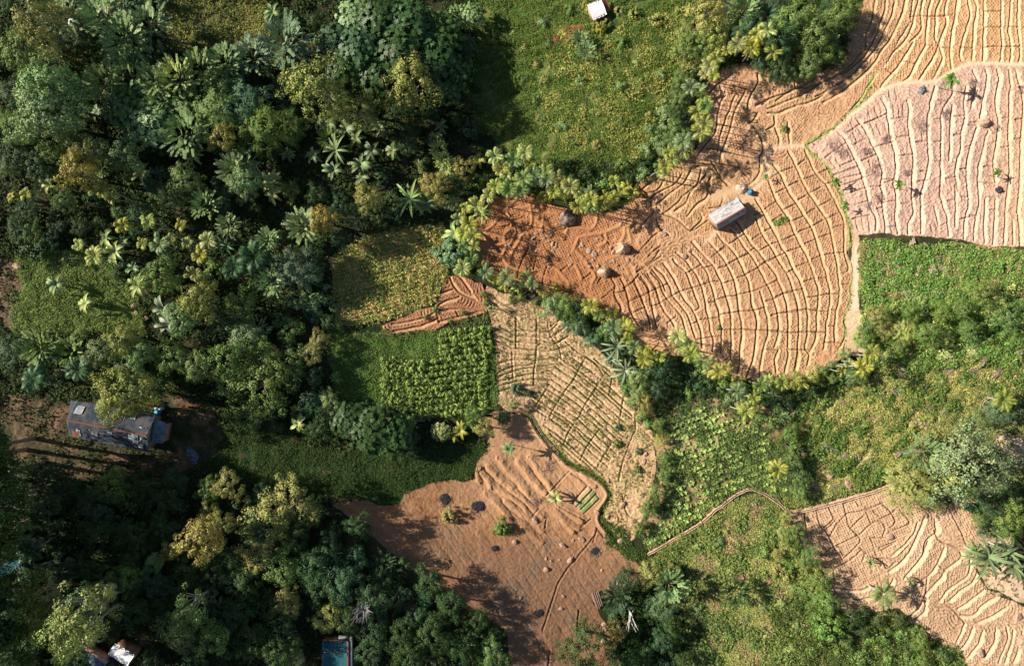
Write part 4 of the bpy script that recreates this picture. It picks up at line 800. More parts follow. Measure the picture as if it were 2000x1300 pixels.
# bushes that fill the forest, the hedges and the thickets (each one a plant of its own)
FILL = [([(0,0),(560,0),(640,60),(930,0),(925,200),(940,300),(900,380),(860,430),(780,440),(690,450),(640,500),(640,650),(640,790),(780,810),(800,880),(640,860),(480,830),(400,790),(350,740),(0,740),(0,660),(120,650),(290,650),(260,560),(180,480),(30,500),(0,500)], 135, 29, 'bbbssbsf', ['md', 'dk', 'te', 'te', 'dk', 'md', 'dk', 'gy'], (13, 27)),
        ([(0,930),(200,945),(400,930),(480,960),(640,985),(790,1110),(980,1220),(1000,1300),(-20,1300)], 58, 32, 'bbbs', ['dk', 'te', 'dk', 'te', 'dk'], (20, 36)),
        ([(1240,690),(1440,745),(1440,760),(1300,740),(1260,700)], 16, 16, 'ss', ['dk', 'te', 'md'], (12, 18)),
        ([(1290,700),(1440,750),(1540,790),(1560,860),(1500,820),(1400,770),(1290,770)], 26, 20, 'sss', ['dk', 'md', 'md', 'gy'], (10, 18)),
        ([(1180,1180),(1320,1180),(1340,1300),(1195,1300)], 16, 24, 'ssb', ['dk', 'te', 'dk'], (16, 26)),
        ([(1640,1195),(1770,1205),(1860,1270),(1860,1300),(1560,1300),(1600,1200)], 22, 20, 'ssb', ['md', 'dk', 'gy', 'br'], (12, 20)),
        ([(1680,600),(1990,560),(2000,680),(1720,700)], 22, 24, 'ss', ['br', 'md', 'lg'], (12, 20)),
        ([(930,30),(1000,0),(1370,0),(1340,110),(1310,280),(1240,330),(1080,300),(1000,290),(930,210)], 34, 30, 'sss', ['md', 'ol', 'gy', 'md'], (7, 14)),
        ([(1340,1060),(1470,975),(1560,1040),(1610,1180),(1640,1290),(1340,1290)], 34, 26, 's', ['md', 'gy', 'lg', 'ol', 'dk'], (5, 11)),
        ([(1560,800),(1760,740),(1960,700),(1860,840),(1700,930),(1580,960)], 30, 26, 's', ['md', 'gy', 'md', 'ol'], (5, 11)),
        ([(1540,1010),(1600,1110),(1625,1200),(1560,1180),(1500,1080)], 14, 18, 'sb', ['md', 'br', 'ol'], (12, 20)),
        ([(1890,960),(1960,950),(2000,970),(2000,1060),(1930,1040)], 8, 22, 'sb', ['md', 'te'], (14, 22)),
        ([(1440,0),(1680,0),(1640,120),(1500,135),(1460,100)], 20, 26, 'bs', ['md', 'dk', 'te'], (16, 26)),
        ([(1240,330),(1340,120),(1370,130),(1360,240),(1260,345)], 14, 18, 'ss', ['dk', 'md', 'gy'], (10, 18)),
        ([(930,345),(1100,330),(1240,345),(1220,370),(1100,370),(960,380)], 18, 20, 'ss', ['dk', 'md', 'dk'], (10, 18)),
        ([(1540,745),(1660,700),(1720,710),(1560,790)], 10, 20, 'ss', ['md', 'dk', 'gy'], (9, 15))]
occ = []
for poly, n, dmin, kinds, tints, (r0, r1) in FILL:
    pa = np.array(poly, float); lo = pa.min(0); hi = pa.max(0); got = 0; tries = 0
    while got < n and tries < n * 60:
        tries += 1; q = lo + (hi - lo) * np.array([random.random(), random.random()])
        if not inpoly(np.array([q[0]]), np.array([q[1]]), poly)[0]: continue
        if any((q[0] - a) ** 2 + (q[1] - b) ** 2 < rr_ ** 2 for a, b, rr_ in ((231, 1277, 50), (175, 1285, 45), (655, 1285, 55), (10, 1115, 40), (160, 820, 55), (260, 850, 60), (430, 40, 70), (360, 60, 60), (500, 30, 50), (100, 800, 50))): continue
        if any((q[0] - a) ** 2 + (q[1] - b) ** 2 < dmin ** 2 for a, b in occ): continue
        if any((q[0] - p_[1]) ** 2 + (q[1] - p_[2]) ** 2 < (dmin * .85) ** 2 for p_ in PLACED): continue
        occ.append(q); got += 1; put(random.choice(kinds), q[0], q[1], random.uniform(r0, r1), random.choice(tints), random.uniform(.75, 1.0))
# hedge columns of small shrubs between fields
for txt, r_, tt in [("620 540 632 560 642 585 650 602 655 632 606 512 596 492 614 526", 11, 'gy'), ("880 625 905 610 850 605 830 620 980 560 1000 570 945 575 950 590 1020 580 1000 585 1045 590", 8, 'md'), ("1215 740 1225 765 1235 790 1255 815 1270 830 1230 755", 12, 'md')]:
    q = [int(v) for v in txt.split()]
    for a, b in zip(q[::2], q[1::2]): put('s', a, b, r_ * random.uniform(.8, 1.2), tt)

# unique labels: kind and colour, then rank and bearing from the landmark where the rank is lowest
ORD = ['', 'second ', 'third ', 'fourth ', 'fifth ', 'sixth ', 'seventh ', 'eighth ', 'ninth ', 'tenth ', 'eleventh ', 'twelfth ', 'thirteenth ', 'fourteenth ', 'fifteenth ', 'sixteenth ']
BEAR = ['right of', 'above and right of', 'above', 'above and left of', 'left of', 'below and left of', 'below', 'below and right of']
SHORT = {'above and right of': 'up-right of', 'above and left of': 'up-left of', 'below and left of': 'down-left of', 'below and right of': 'down-right of'}
def label_all(placed):
    groups = {}
    for i, p_ in enumerate(placed):
        if p_[5]: p_[0]['label'] = p_[3]; continue
        groups.setdefault(p_[3], []).append(i)
    used = set()
    for ph, idx in groups.items():
        cand = {}
        for li, (ln_, lx, ly) in enumerate(LM):
            oct_ = {}
            for i in idx:
                dx, dy = placed[i][1] - lx, ly - placed[i][2]; o = int(round(math.atan2(dy, dx) / (PI / 4))) % 8
                oct_.setdefault(o, []).append((math.hypot(dx, dy), i))
            for o, l in oct_.items():
                for rk, (dd, i) in enumerate(sorted(l)): cand.setdefault(i, []).append((rk + dd / 900, rk, li, o))
        for i in idx:
            _, rk, li, o = min(cand[i]); rk = min(rk, 15)
            s_ = '%s, %snearest %s %s' % (ph, ORD[rk], SHORT.get(BEAR[o], BEAR[o]), LM[li][0])
            placed[i][0]['label'] = s_
for p_ in PLACED:
    if not p_[5]: p_[0]['group'] = {'tree': 'trees of the forest and field edges', 'palm': 'palms along the hedges', 'banana plant': 'banana plants among the trees', 'shrub': 'shrubs under and between the trees', 'bamboo': 'bamboo-like clumps', 'bush': 'rounded bushes', 'plant': 'young plants on bare soil'}[p_[4]]
label_all(PLACED)

# ------------------------------------------------------------------ ground cover (nobody could count it)
def gz(px, py):
    ix = np.clip(np.searchsorted(xs, px), 1, NX - 1); iy = np.clip(np.searchsorted(ys, py), 1, NY - 1)
    ix = np.where(np.abs(xs[ix - 1] - px) < np.abs(xs[ix] - px), ix - 1, ix); iy = np.where(np.abs(ys[iy - 1] - py) < np.abs(ys[iy] - py), iy - 1, iy)
    return WX[iy, ix], WY[iy, ix], WZ[iy, ix]
def cover(name, poly, dens, size, tint, label, gs=.5, nl=4, exclude=True, nseed=80, scale=26, hgt=.22, mat=None, kind='stuff'):
    pa = np.array(poly, float); lo = pa.min(0); hi = pa.max(0); area = (hi - lo).prod() / S / S; n = int(area * dens)
    q = lo + (hi - lo) * R.random((n, 2)); ox = 24 * (vnoise(q[:, 0], q[:, 1], 30, 31) - .5); oy = 24 * (vnoise(q[:, 1], q[:, 0], 30, 33) - .5)
    m = inpoly(q[:, 0] + ox, q[:, 1] + oy, poly); nv = fbm(q[:, 0], q[:, 1], scale, nseed, 3)
    m &= R.random(n) < sst(gs - .16, gs + .10, nv)
    if exclude:
        q_ = q + R.normal(size=q.shape) * 3.0
        for k, v in FP.items(): m &= ~inpoly(q_[:, 0], q_[:, 1], v)
        if name == 'undergrowth' and 'forest floor' in label:
            for k in ('lower', 'glade', 'ochre', 'crops'): m &= ~inpoly(q_[:, 0], q_[:, 1], GRASS[k])
            m &= ~inpoly(q_[:, 0], q_[:, 1], SOFT['dirt6']) | (R.random(n) < .3)
        for k in ('dirt', 'dirt2', 'dirt3', 'dirt4', 'dirt5'): m &= (~inpoly(q_[:, 0], q_[:, 1], SOFT[k])) | (R.random(n) < (.10 if k in ('dirt4', 'dirt5') else .30))
    q = q[m]; nv = nv[m]; x, y, z = gz(q[:, 0], q[:, 1]); n = len(q)
    c = np.repeat(np.stack([x, y, z], 1), nl, 0); k = n * nl
    off = R.normal(size=(k, 3)) * np.array([.16, .16, 0]) * (size / .3); c = c + off; hv = np.repeat(nv, nl)
    c[:, 2] += hgt * R.random(k) * (.3 + 2.2 * np.clip(hv - .35, 0, 1)) + .04
    nr = R.normal(size=(k, 3)) * .55 + np.array([0, 0, .9])
    V, F = quads(c, nr, size * R.uniform(.6, 1.3, k), 1.9)
    o = link(name, make_mesh(name, V, F, mat or BLADE)); o.color = (*tint, 1); tag(o, label, None, None, kind)
    return o
cover('grass', GRASS['meadow'], 40, .24, (.13, .22, .045), 'green grass on the open hillside below the white hut', .42)
cover('undergrowth', [(1080,60),(1200,60),(1370,0),(1340,110),(1320,260),(1240,325),(1100,290),(1040,200)], 16, .30, (.36, .40, .10), 'yellow-green weeds in patches on the open hillside', .52, nseed=120, hgt=.3)
cover('undergrowth', GRASS['thicket'], 36, .34, (.18, .34, .08), 'bright green thicket right of the wedge field', .36, hgt=.7)
cover('grass', GRASS['thicket'], 26, .36, (.40, .36, .15), 'straw-coloured grass among the bright thicket', .52, nseed=130)
cover('grass', GRASS['slope'], 38, .28, (.40, .43, .13), 'yellow-green grass on the stepped slope at the right', .40, nseed=140)
cover('undergrowth', GRASS['slope'], 16, .40, (.12, .22, .05), 'dark green weeds on the stepped slope at the right', .54, nseed=150, hgt=.6)
cover('grass', GRASS['stones'], 44, .27, (.36, .43, .13), 'light green grass around the scattered pinkish rocks', .40, nseed=160)
cover('undergrowth', GRASS['stones'], 16, .40, (.17, .26, .07), 'green weeds around the scattered pinkish rocks', .54, nseed=170, hgt=.6)
cover('grass', GRASS['lower'], 46, .20, (.055, .115, .028), 'deep green turf above the red field', .34, nseed=180)
cover('grass', GRASS['crops'], 46, .22, (.14, .26, .06), 'green turf around the dense crop rows', .36, nseed=190)
cover('grass', GRASS['glade'], 44, .24, (.20, .30, .08), 'green clearing in the left forest', .38, nseed=195)
cover('undergrowth', GRASS['basin'], 16, .36, (.10, .17, .05), 'weeds between the leafy crop plants and the hedge', .50, nseed=200, hgt=.5)
cover('undergrowth', [(-20,-20),(930,-20),(930,300),(900,430),(640,480),(640,800),(960,870),(930,930),(640,985),(1000,1320),(-20,1320)], 12, .42, (.05, .085, .025), 'dark undergrowth on the forest floor', .46, nseed=210, hgt=.6)
cover('undergrowth', [(1230,340),(1390,60),(1690,-20),(1650,120),(1500,140),(1380,130),(1370,260),(1240,360),(1230,400),(960,385),(900,430),(930,290)], 22, .40, (.055, .10, .025), 'dark undergrowth beneath the palm hedge', .34, nseed=220, hgt=.6)
cover('undergrowth', [(1150,585),(1290,690),(1440,740),(1560,740),(1700,690),(1720,720),(1560,800),(1440,780),(1290,760),(1230,780),(1190,690),(1080,610)], 30, .38, (.055, .11, .03), 'dark undergrowth below the long hedge', .34, nseed=230, hgt=.5)
cover('undergrowth', [(1190,1180),(1350,1080),(1400,1310),(1190,1310)], 30, .38, (.05, .10, .03), 'dark weeds at the foot of the red field', .36, nseed=240, hgt=.5)
cover('undergrowth', [(1230,1050),(1280,1090),(1260,1120),(1190,1060),(1180,1010)], 30, .28, (.07, .13, .03), 'weeds at the end of the curved ditch', .3, exclude=False, nseed=250)
cover('undergrowth', [(1740,960),(1900,960),(1950,1000),(2010,1190),(1990,1310),(1880,1310),(1890,1180),(1920,1140)], 16, .34, (.20, .22, .08), 'thin grass beside the lower right terraces', .5, nseed=260)
cover('undergrowth', [(1840,800),(1900,760),(2010,700),(2010,960),(1900,990),(1800,900)], 28, .36, (.22, .27, .09), 'light weeds around the trees at the right edge', .40, nseed=270)
cover('undergrowth', [(1620,1120),(1800,1210),(1890,1310),(1560,1310),(1500,1200)], 26, .40, (.10, .15, .04), 'bushy weeds below the lower right terraces', .36, nseed=280, hgt=.6)
cover('undergrowth', [(1410,850),(1480,830),(1560,860),(1590,970),(1550,985),(1500,955),(1470,940),(1430,945)], 30, .34, (.12, .18, .06), 'green weeds along the top of the earth channel', .32, nseed=300, hgt=.4)
cover('undergrowth', [(920,600),(960,600),(960,650),(760,665),(650,660),(640,640),(760,650),(860,645)], 34, .3, (.14, .20, .06), 'green weeds below the orange wedge field', .3, exclude=True, nseed=310)
CHP = "p 1265 1083 1320 1050 1370 1020 1392 1000 1425 975 1450 960 1470 955 1495 965 1520 982 1540 998 1560 1000 1620 985 1690 965 1752 943"
def rows_cover(name, lns, label, tint, step, jit, size, nl, hgt, keep=.8, poly=None):
    pts = []
    for l in lns:
        p = smooth(l, step); p = p[R.random(len(p)) < keep]; pts.append(p + R.normal(size=p.shape) * jit)
    q = np.vstack(pts)
    if poly is not None: q = q[inpoly(q[:, 0], q[:, 1], poly)]
    x, y, z = gz(q[:, 0], q[:, 1]); c = np.repeat(np.stack([x, y, z], 1), nl, 0); k = len(c)
    c = c + R.normal(size=(k, 3)) * np.array([.14, .14, 0]); c[:, 2] += R.random(k) * hgt + .05
    V, F = quads(c, R.normal(size=(k, 3)) * .6 + np.array([0, 0, .8]), size * R.uniform(.6, 1.3, k), 1.7)
    o = link(name, make_mesh(name, V, F, BLADE)); o.color = (*tint, 1); tag(o, label, None, None, 'stuff'); return o
rows_cover('grass', [lines(CHP)[0] + np.array([dx, dy]) for dx, dy in ((-3, -14), (-4, -22), (2, -30))] + [lines(CHP)[0][:9] + np.array([dx, dy]) for dx, dy in ((5, 13), (7, 21))], 'green grass lining the earth channel', (.24, .32, .09), .5, 3.2, .28, 4, .2, .9)
cover('dry_grass', GRASS['stones'], 10, .34, (.40, .30, .17), 'dry brownish grass between the scattered rocks', .56, nseed=320)
cover('grass', SOFT['dirt6'], 30, .28, (.30, .34, .09), 'sunlit yellow-green grass in the upper left clearing', .42, exclude=False, nseed=330)
cover('grass', [(60,100),(200,110),(210,150),(120,150)], 40, .3, (.42, .42, .10), 'sunlit yellow grass between trees at the far upper left', .3, nseed=340)
# weeds in rows on the ochre field
def rows_cover(name, lns, label, tint, step, jit, size, nl, hgt, keep=.8, poly=None):
    pts = []
    for l in lns:
        p = smooth(l, step); p = p[R.random(len(p)) < keep]; pts.append(p + R.normal(size=p.shape) * jit)
    q = np.vstack(pts)
    if poly is not None: q = q[inpoly(q[:, 0], q[:, 1], poly)]
    x, y, z = gz(q[:, 0], q[:, 1]); c = np.repeat(np.stack([x, y, z], 1), nl, 0); k = len(c)
    c = c + R.normal(size=(k, 3)) * np.array([.14, .14, 0]); c[:, 2] += R.random(k) * hgt + .05
    V, F = quads(c, R.normal(size=(k, 3)) * .6 + np.array([0, 0, .8]), size * R.uniform(.6, 1.3, k), 1.7)
    o = link(name, make_mesh(name, V, F, BLADE)); o.color = (*tint, 1); tag(o, label, None, None, 'stuff'); return o
rl = [np.array([[640, 505 + i * 8.2 + 20], [760, 492 + i * 8.2], [880, 455 + i * 8.2]]) for i in range(-6, 19)]
sl = [np.array([[1500 + i * 26, 960 + i * 4], [1600 + i * 26, 880 + i * 3], [1700 + i * 26, 790]]) for i in range(-2, 15)]
sl += [np.array([[1560, 900 + i * 24], [1680, 885 + i * 24], [1800, 850 + i * 20]]) for i in range(0, 4)]
rows_cover('grass', sl, 'straw-coloured grass along the step edges of the slope', (.55, .49, .22), 2.0, 2.2, .30, 3, .15, .55, GRASS['slope'])
ml = [np.array([[960, 200 + i * 26], [1080, 235 + i * 26], [1190, 240 + i * 24], [1330, 170 + i * 26]]) for i in range(-7, 5)]
rows_cover('grass', ml, 'yellowish grass along the old step edges of the hillside', (.30, .27, .09), 1.8, 3.0, .28, 3, .12, .45, [(1080,0),(1370,0),(1340,110),(1320,260),(1240,325),(1060,290),(1000,240)])
tl = [np.array([[1690 + i * 27, 470], [1696 + i * 27, 540], [1690 + i * 27, 610]]) for i in range(0, 12)]
rows_cover('weeds', tl, 'tan weeds in upright bands of the thicket', (.42, .36, .16), 1.6, 4.0, .34, 4, .35, .55, GRASS['thicket'])
rows_cover('weeds', rl, 'straggling yellow weeds in rows on the ochre field', (.55, .52, .15), 2.4, 1.1, .30, 5, .3, .85, GRASS['ochre'])
rows_cover('weeds', rl, 'green weeds scattered over the ochre field', (.18, .32, .08), 4, 2.4, .34, 5, .4, .6, GRASS['ochre'])
rows_cover('weeds', WEEDDIAG + Tl['weed'][:22], 'green weeds growing along the narrow furrows of the tan field', (.20, .27, .08), 3.5, 2.0, .18, 3, .12, .4, FP['weed'])
cover('weeds', FP['weed'], 10, .22, (.17, .19, .06), 'thin weeds scattered on the tan field', .50, exclude=False, nseed=290, hgt=.1)
rows_cover('grass', [np.array(l) for l in lines(DITCH)], 'grass growing in the curved ditch', (.09, .16, .03), .8, 3.0, .26, 4, .15, .95)
rows_cover('weeds', lines("p 1700 160 1690 185 1660 216 1620 255 1580 286; B 1080 240 1150 390 1210 510 1240 620 1275 730 1305 830 1300 1000; E 805 120 805 230 745 400 757 520 735 640"), 'green weeds along the dividing path ditch', (.16, .23, .05), 2, 1.6, .2, 3, .15, .8)
rows_cover('grass', lines("B 545 775 675 720; B 560 800 690 745"), 'two bright green seed strips below the shed', (.13, .30, .06), 1.0, 1.0, .24, 5, .15, 1)

# ------------------------------------------------------------------ crop plants, each its own object
crop = []
for s in range(3):
    V, F = crown_round(.55, .8, 10, 13, .22, .26, 1.6, .8, 0, 1, s); crop.append(make_mesh('crop_plant', V, F, LEAF))
leafy = []
for s in range(3):
    V, F = bananas(7, .55, .25, .13, .6, 3); leafy.append(make_mesh('leafy_plant', V, F, BIG))
def crops(meshes, pts, nm, tint, lab, grp, cat, sc_, dz=0):
    for a, b in pts:
        x, y, z = gz(np.array([a]), np.array([b])); o = link(nm, random.choice(meshes)); o.location = (x[0], y[0], z[0] + dz); o.rotation_euler[2] = random.uniform(0, 6.28)
        s = sc_ * random.uniform(.75, 1.2); o.scale = (s, s, s * random.uniform(.8, 1.2)); f = random.uniform(.8, 1.2); o.color = (tint[0] * f, tint[1] * f, tint[2] * f, 1)
        tag(o, lab, cat, grp)
pts = []
for i in range(13):
    y0 = 648 + i * 13.2
    x0 = 862 if i < 4 else 750
    for j in range(int((966 - x0) / 9.4)):
        if len(pts) < 298: pts.append((x0 + j * 9.4 + random.uniform(-1.5, 1.5), y0 + 6 * math.sin((x0 + j * 9.4) / 40) + random.uniform(-1.0, 1.0)))
crops(crop, pts, 'crop_plant', (.26, .38, .09), 'bushy green crop plant in the dense rows left of the tan field', 'bushy plants of the dense crop rows', 'crop plant', .95)
pts = []; i = 0
CB = [(1300,830),(1370,790),(1480,830),(1525,890),(1540,965),(1465,940),(1400,985),(1265,1072),(1262,1050),(1300,1000)]
for i in range(60):
    for j in range(40):
        a = 1250 + j * 9.5 + i * 4.6 - 100; b = 780 + i * 12.0 - j * 3.6 + 60
        a += random.uniform(-2, 2); b += random.uniform(-1.6, 1.6)
        if inpoly(np.array([a]), np.array([b]), CB)[0] and random.random() < .92: pts.append((a, b))
random.shuffle(pts)
crops(leafy, pts[:298], 'leafy_plant', (.26, .38, .10), 'leafy green vegetable plant in the slanting rows above the earth channel', 'leafy plants in the slanting rows', 'crop plant', .95)
lv = []
for a, b in pts[298:]:
    V, F = bananas(7, .5, .25, .13, .6, 3); x, y, z = gz(np.array([a]), np.array([b])); lv.append((V * random.uniform(.7, 1.15) + np.array([x[0], y[0], z[0]]), F))
if lv:
    o = link('leafy_plants', make_mesh('leafy_plants', *join(lv), BIG)); o.color = (.26, .38, .10, 1); tag(o, 'the many other leafy vegetable plants between those of the slanting rows', None, 'leafy plants in the slanting rows', 'stuff')
print('leafy', len(pts), 'placed', len(PLACED))

# ------------------------------------------------------------------ rocks, heaps
def rockmesh(seed, flat=.7, mat=None, sub=3, rough=.25):
    import bmesh
    bm = bmesh.new(); bmesh.ops.create_icosphere(bm, subdivisions=sub, radius=1); r = np.random.default_rng(seed)
    pl = [unit(r.normal(size=3)) for _ in range(9)]; th = r.uniform(.62, .92, 9)
    for v in bm.verts:
        p = np.array(v.co)
        for q, t in zip(pl, th):
            d = p @ q
            if d > t: p = p - q * (d - t) * .9
        k = 1 + rough * (float(vnoise(p[0] * 10 + seed * 7, p[1] * 10 + p[2] * 7, 6, 90)) - .5)
        v.co = (p[0] * k, p[1] * k * .85, max(p[2] * k * flat, -.3))
    me = bpy.data.meshes.new('rock'); bm.to_mesh(me); bm.free(); me.materials.append(mat or ROCK); return me
RM = [rockmesh(s) for s in range(5)]
ROCKS = [("C 900 580 28;C 900 660 26;C 930 390 22;C 700 530 20;C 690 600 24;C 735 650 20;C 830 705 26;C 815 525 20;C 1060 690 14;C 1080 730 15;C 1070 785 24;C 1035 728 12;C 1250 650 34;C 1310 680 38;C 1290 740 18;C 1190 722 17;C 1235 770 16;C 1340 795 22;C 1465 615 22;C 1490 665 30;C 1405 655 26;C 1525 790 22;C 1565 385 28;C 335 520 18;C 430 530 18;C 870 460 24;C 1000 420 16;C 860 780 16;C 1400 760 18;C 1350 650 18;c 1190 530 26;c 1340 700 26;c 1390 650 26", 'pale orange rock', 'the straw stacks', 'rocks scattered in the western bowl of terraces'),
         ("h 395 360 30;h 455 470 30;h 750 135 24;h 850 320 30;h 665 100 24;h 180 160 28;h 540 310 30;h 475 320 14;h 370 470 14;h 305 480 14;h 265 460 14;h 700 550 16;h 400 755 16;h 65 765 18;h 380 850 20;h 720 970 22;h 722 1010 22;h 713 1100 28;h 880 940 24;h 980 990 28;h 970 815 24;h 885 1122 18;h 842 1142 20;h 860 40 30;h 10 830 12;h 60 840 16", 'pinkish rock', 'grass', 'rocks scattered in the lower grass'),
         ("e 270 800 22;e 75 750 20;e 190 790 16;e 260 870 22;e 90 850 16;e 270 980 32;e 310 1130 38;e 80 1130 18;e 1920 700 18;e 1800 740 22;e 860 1190 1;e 1650 1190 34;e 1950 910 40;e 1980 1110 50;e 900 680 26;e 1010 480 10;e 950 290 34;e 800 560 20;e 1330 1160 16;e 860 380 26", 'weathered rock', 'terraces', 'rocks at the lower right terraces'),
         ("G 1240 820 16;G 1310 845 16;G 1330 885 16;G 1160 900 18;G 1080 975 20;G 1560 990 30;G 1630 1050 34;G 1230 1200 24;G 730 570 22;G 850 1290 22;H 1400 180 26;H 1810 430 34;H 1790 510 28;H 540 270 16;H 1440 690 26;H 1680 1080 34;H 180 570 24;H 660 460 10;H 830 1070 12;p 1005 1058 6;p 1066 1112 6", 'brown rock', 'tan field', 'rocks on the tan and red fields'),
         ("p 262 598 6;p 268 612 6;p 285 622 7;p 120 1135 8;p 1350 752 8;p 1345 765 8;p 1330 782 8;p 1620 928 10;p 1605 915 8;p 1655 945 9;p 125 175 1;p 36 522 10", 'pinkish stone', 'bushes', 'stones showing between the bushes')]
ORI['h'] = (1000, 975, 4)
rk = []
rr_ = random.Random(4); ROCKS[0] = (ROCKS[0][0] + ''.join(';p %.0f %.0f %.1f' % (1000 + u * 250 + rr_.gauss(0, 16), 455 + u * 60 + rr_.gauss(0, 14), rr_.uniform(1.6, 4.5)) for u in [rr_.random() for _ in range(46)]),) + ROCKS[0][1:]
for txt, ph, near, grp in ROCKS:
    for t in txt.split(';'):
        o_, a, b, r_ = t.split(); ox, oy, sc_ = ORI[o_]; px = ox + float(a) / sc_; py = oy + float(b) / sc_; rr = float(r_) / sc_ / S * .85
        if rr < .1: continue
        x, y, z = gz(np.array([px]), np.array([py])); o = link('rock', random.choice(RM)); o.location = (x[0], y[0], z[0] - rr * .05); o.rotation_euler = (random.uniform(-.2, .2), random.uniform(-.2, .2), random.uniform(0, 6.3)); o.scale = (rr * random.uniform(1, 1.35), rr * random.uniform(.85, 1.15), rr * random.uniform(.9, 1.3))
        tag(o, None, 'rock', grp); rk.append([o, px, py, ph, 'rock', False])
label_all(rk)
x, y, z = gz(np.array([1107.]), np.array([428.])); o = link('boulder', rockmesh(31, .8, DARKROCK, 4, .3)); o.location = (x[0], y[0], z[0] + .3); o.scale = (1.6, 1.65, 1.5); o.rotation_euler[2] = .5
tag(o, 'large dark faceted boulder below the palm hedge, in the western terraces', 'boulder')
# heaps
def heapmesh(seed, r, h, mat, rough=.35, tufts=0, tmat=None):
    g = 26; r_ = np.random.default_rng(seed); V = []; F = []
    for i in range(g + 1):
        for j in range(28):
            t = i / g; a = j * 2 * PI / 28; k = 1 + rough * (float(vnoise(math.cos(a) * 9 + seed * 5, math.sin(a) * 9, 4, 95)) - .5)
            k = 1 + rough * .45 * (float(vnoise(math.cos(a) * 5 + seed * 5, math.sin(a) * 5, 4, 95)) - .5) + .12 * (rng.random() - .5) * t
            V.append((r * t * k * math.cos(a), r * t * k * math.sin(a), h * (1 - t ** 1.6) + rough * h * (float(vnoise(t * 12 * math.cos(a) + seed, t * 12 * math.sin(a), 3, 96)) - .5) * (1 - t) - .06))
    for i in range(g):
        for j in range(28): F.append((i * 28 + j, i * 28 + (j + 1) % 28, (i + 1) * 28 + (j + 1) % 28, (i + 1) * 28 + j))
    return make_mesh('heap', np.array(V), np.array(F), mat)
def sticks(n, r, h, mat, spread=1.0, nm='twigs'):
    parts = []
    for _ in range(n):
        a = R.uniform(0, 2 * PI); q = r * math.sqrt(R.random()) * spread; p = np.array([q * math.cos(a), q * math.sin(a), R.uniform(.03, h)]); b = R.normal() * .7 + .6; L_ = r * R.uniform(.4, 1)
        d = np.array([math.cos(b), math.sin(b), R.normal() * .18]) * L_; parts.append(tube([p - d / 2, p + d / 2 + np.array([0, 0, .05])], [.028, .012], 3))
    V, F = join(parts); return make_mesh(nm, V, F, mat)
AB = [(867, 976, 12, 'upper left one of the black burnt patches on the red field'), (931, 992, 13, 'largest black burnt patch, oval, on the red field'), (966, 1073, 8, 'small burnt patch just below the ball-shaped bush'), (1052, 1197, 8, 'burnt patch lowest on the red field'), (1163, 1076, 9, 'ring-shaped burnt patch near the lower end of the curved ditch')]
for i, (a, b, r_, lb) in enumerate(AB):
    x, y, z = gz(np.array([a * 1.]), np.array([b * 1.])); e = bpy.data.objects.new('ash_pile', None); C.objects.link(e); e.location = (x[0], y[0], z[0] + .02); tag(e, lb, 'ash pile', 'burnt heaps on the red field')
    link('ash_heap', heapmesh(40 + i, r_ / S, .16, ASH, .8), e); link('charred_sticks', sticks(30, r_ / S, .22, ASH, 1.05, 'charred_sticks'), e); e.rotation_euler[2] = i
BP = [(1070, 910, 14, 'round twig heap in the middle of the red field\'s upper part'), (1043, 978, 9, 'small twig heap left of the garden beds'), (1630, 284, 14, 'dense twig bundle at the pink field\'s left tip'), (1800, 248, 12, 'twig heap on the upper middle of the pink field'),
      (1708, 332, 14, 'largest twig heap, left part of the pink field'), (1730, 274, 11, 'thin twig heap up-right of the largest one'), (1844, 224, 10, 'twig heap on a riser in the pink field\'s upper part'), (1902, 163, 9, 'dark twig heap right of the drooping green plant'), (1992, 175, 9, 'twig heap at the photo\'s right edge, top of the pink field'),
      (1692, 295, 8, 'small dark twig heap between two larger ones at left of the pink field'), (1715, 385, 10, 'pale twig heap below the largest one'), (1696, 402, 10, 'twig heap beside the two small plants\' shadows'), (1768, 338, 7, 'faint twig heap above the star-shaped plant'), (1648, 300, 12, 'loose twigs right below the dense bundle'), (1950, 250, 7, 'small pale twig heap beside the hollowed rock')]
for i, (a, b, r_, lb) in enumerate(BP):
    x, y, z = gz(np.array([a * 1.]), np.array([b * 1.])); o = link('twig_pile', sticks(46, r_ / S, .35, TWIG, .9)); o.location = (x[0], y[0], z[0]); o.rotation_euler[2] = i * .7; tag(o, lb, 'twig pile', 'twig heaps left on the fields')
# dry fallen fronds and straw on the stepped slope
def dead(n, poly, nm, mat, lab, L_=.8, grp=None):
    pa = np.array(poly, float); out = []
    ms = []
    for s in range(3):
        parts = []
        for j in range(14):
            b = R.normal() * .16; o2 = R.normal() * .10; d = np.array([math.cos(b), math.sin(b), R.normal() * .06]) * L_ * R.uniform(.5, 1); p = np.array([R.normal() * .1, o2, .3 + .1 * R.random()]); parts.append(tube([p - d / 2, p + d / 2], [.035, .015], 3))
        ms.append(make_mesh(nm, *join(parts), mat))
    k = 0
    while k < n:
        q = pa.min(0) + (pa.max(0) - pa.min(0)) * np.array([random.random(), random.random()])
        if not inpoly(np.array([q[0]]), np.array([q[1]]), poly)[0]: continue
        x, y, z = gz(np.array([q[0]]), np.array([q[1]])); o = link(nm, random.choice(ms)); o.location = (x[0], y[0], z[0]); o.rotation_euler[2] = random.choice([random.uniform(-.5, .5), random.uniform(0, 3)]) - .4; s = random.uniform(.7, 1.3); o.scale = (s, s, s); tag(o, lab, 'dry frond', grp); k += 1
dead(46, GRASS['slope'], 'dry_frond', DRY, 'dry pinkish fallen frond lying on the stepped grass slope', 1.2, 'dry fronds on the stepped slope')
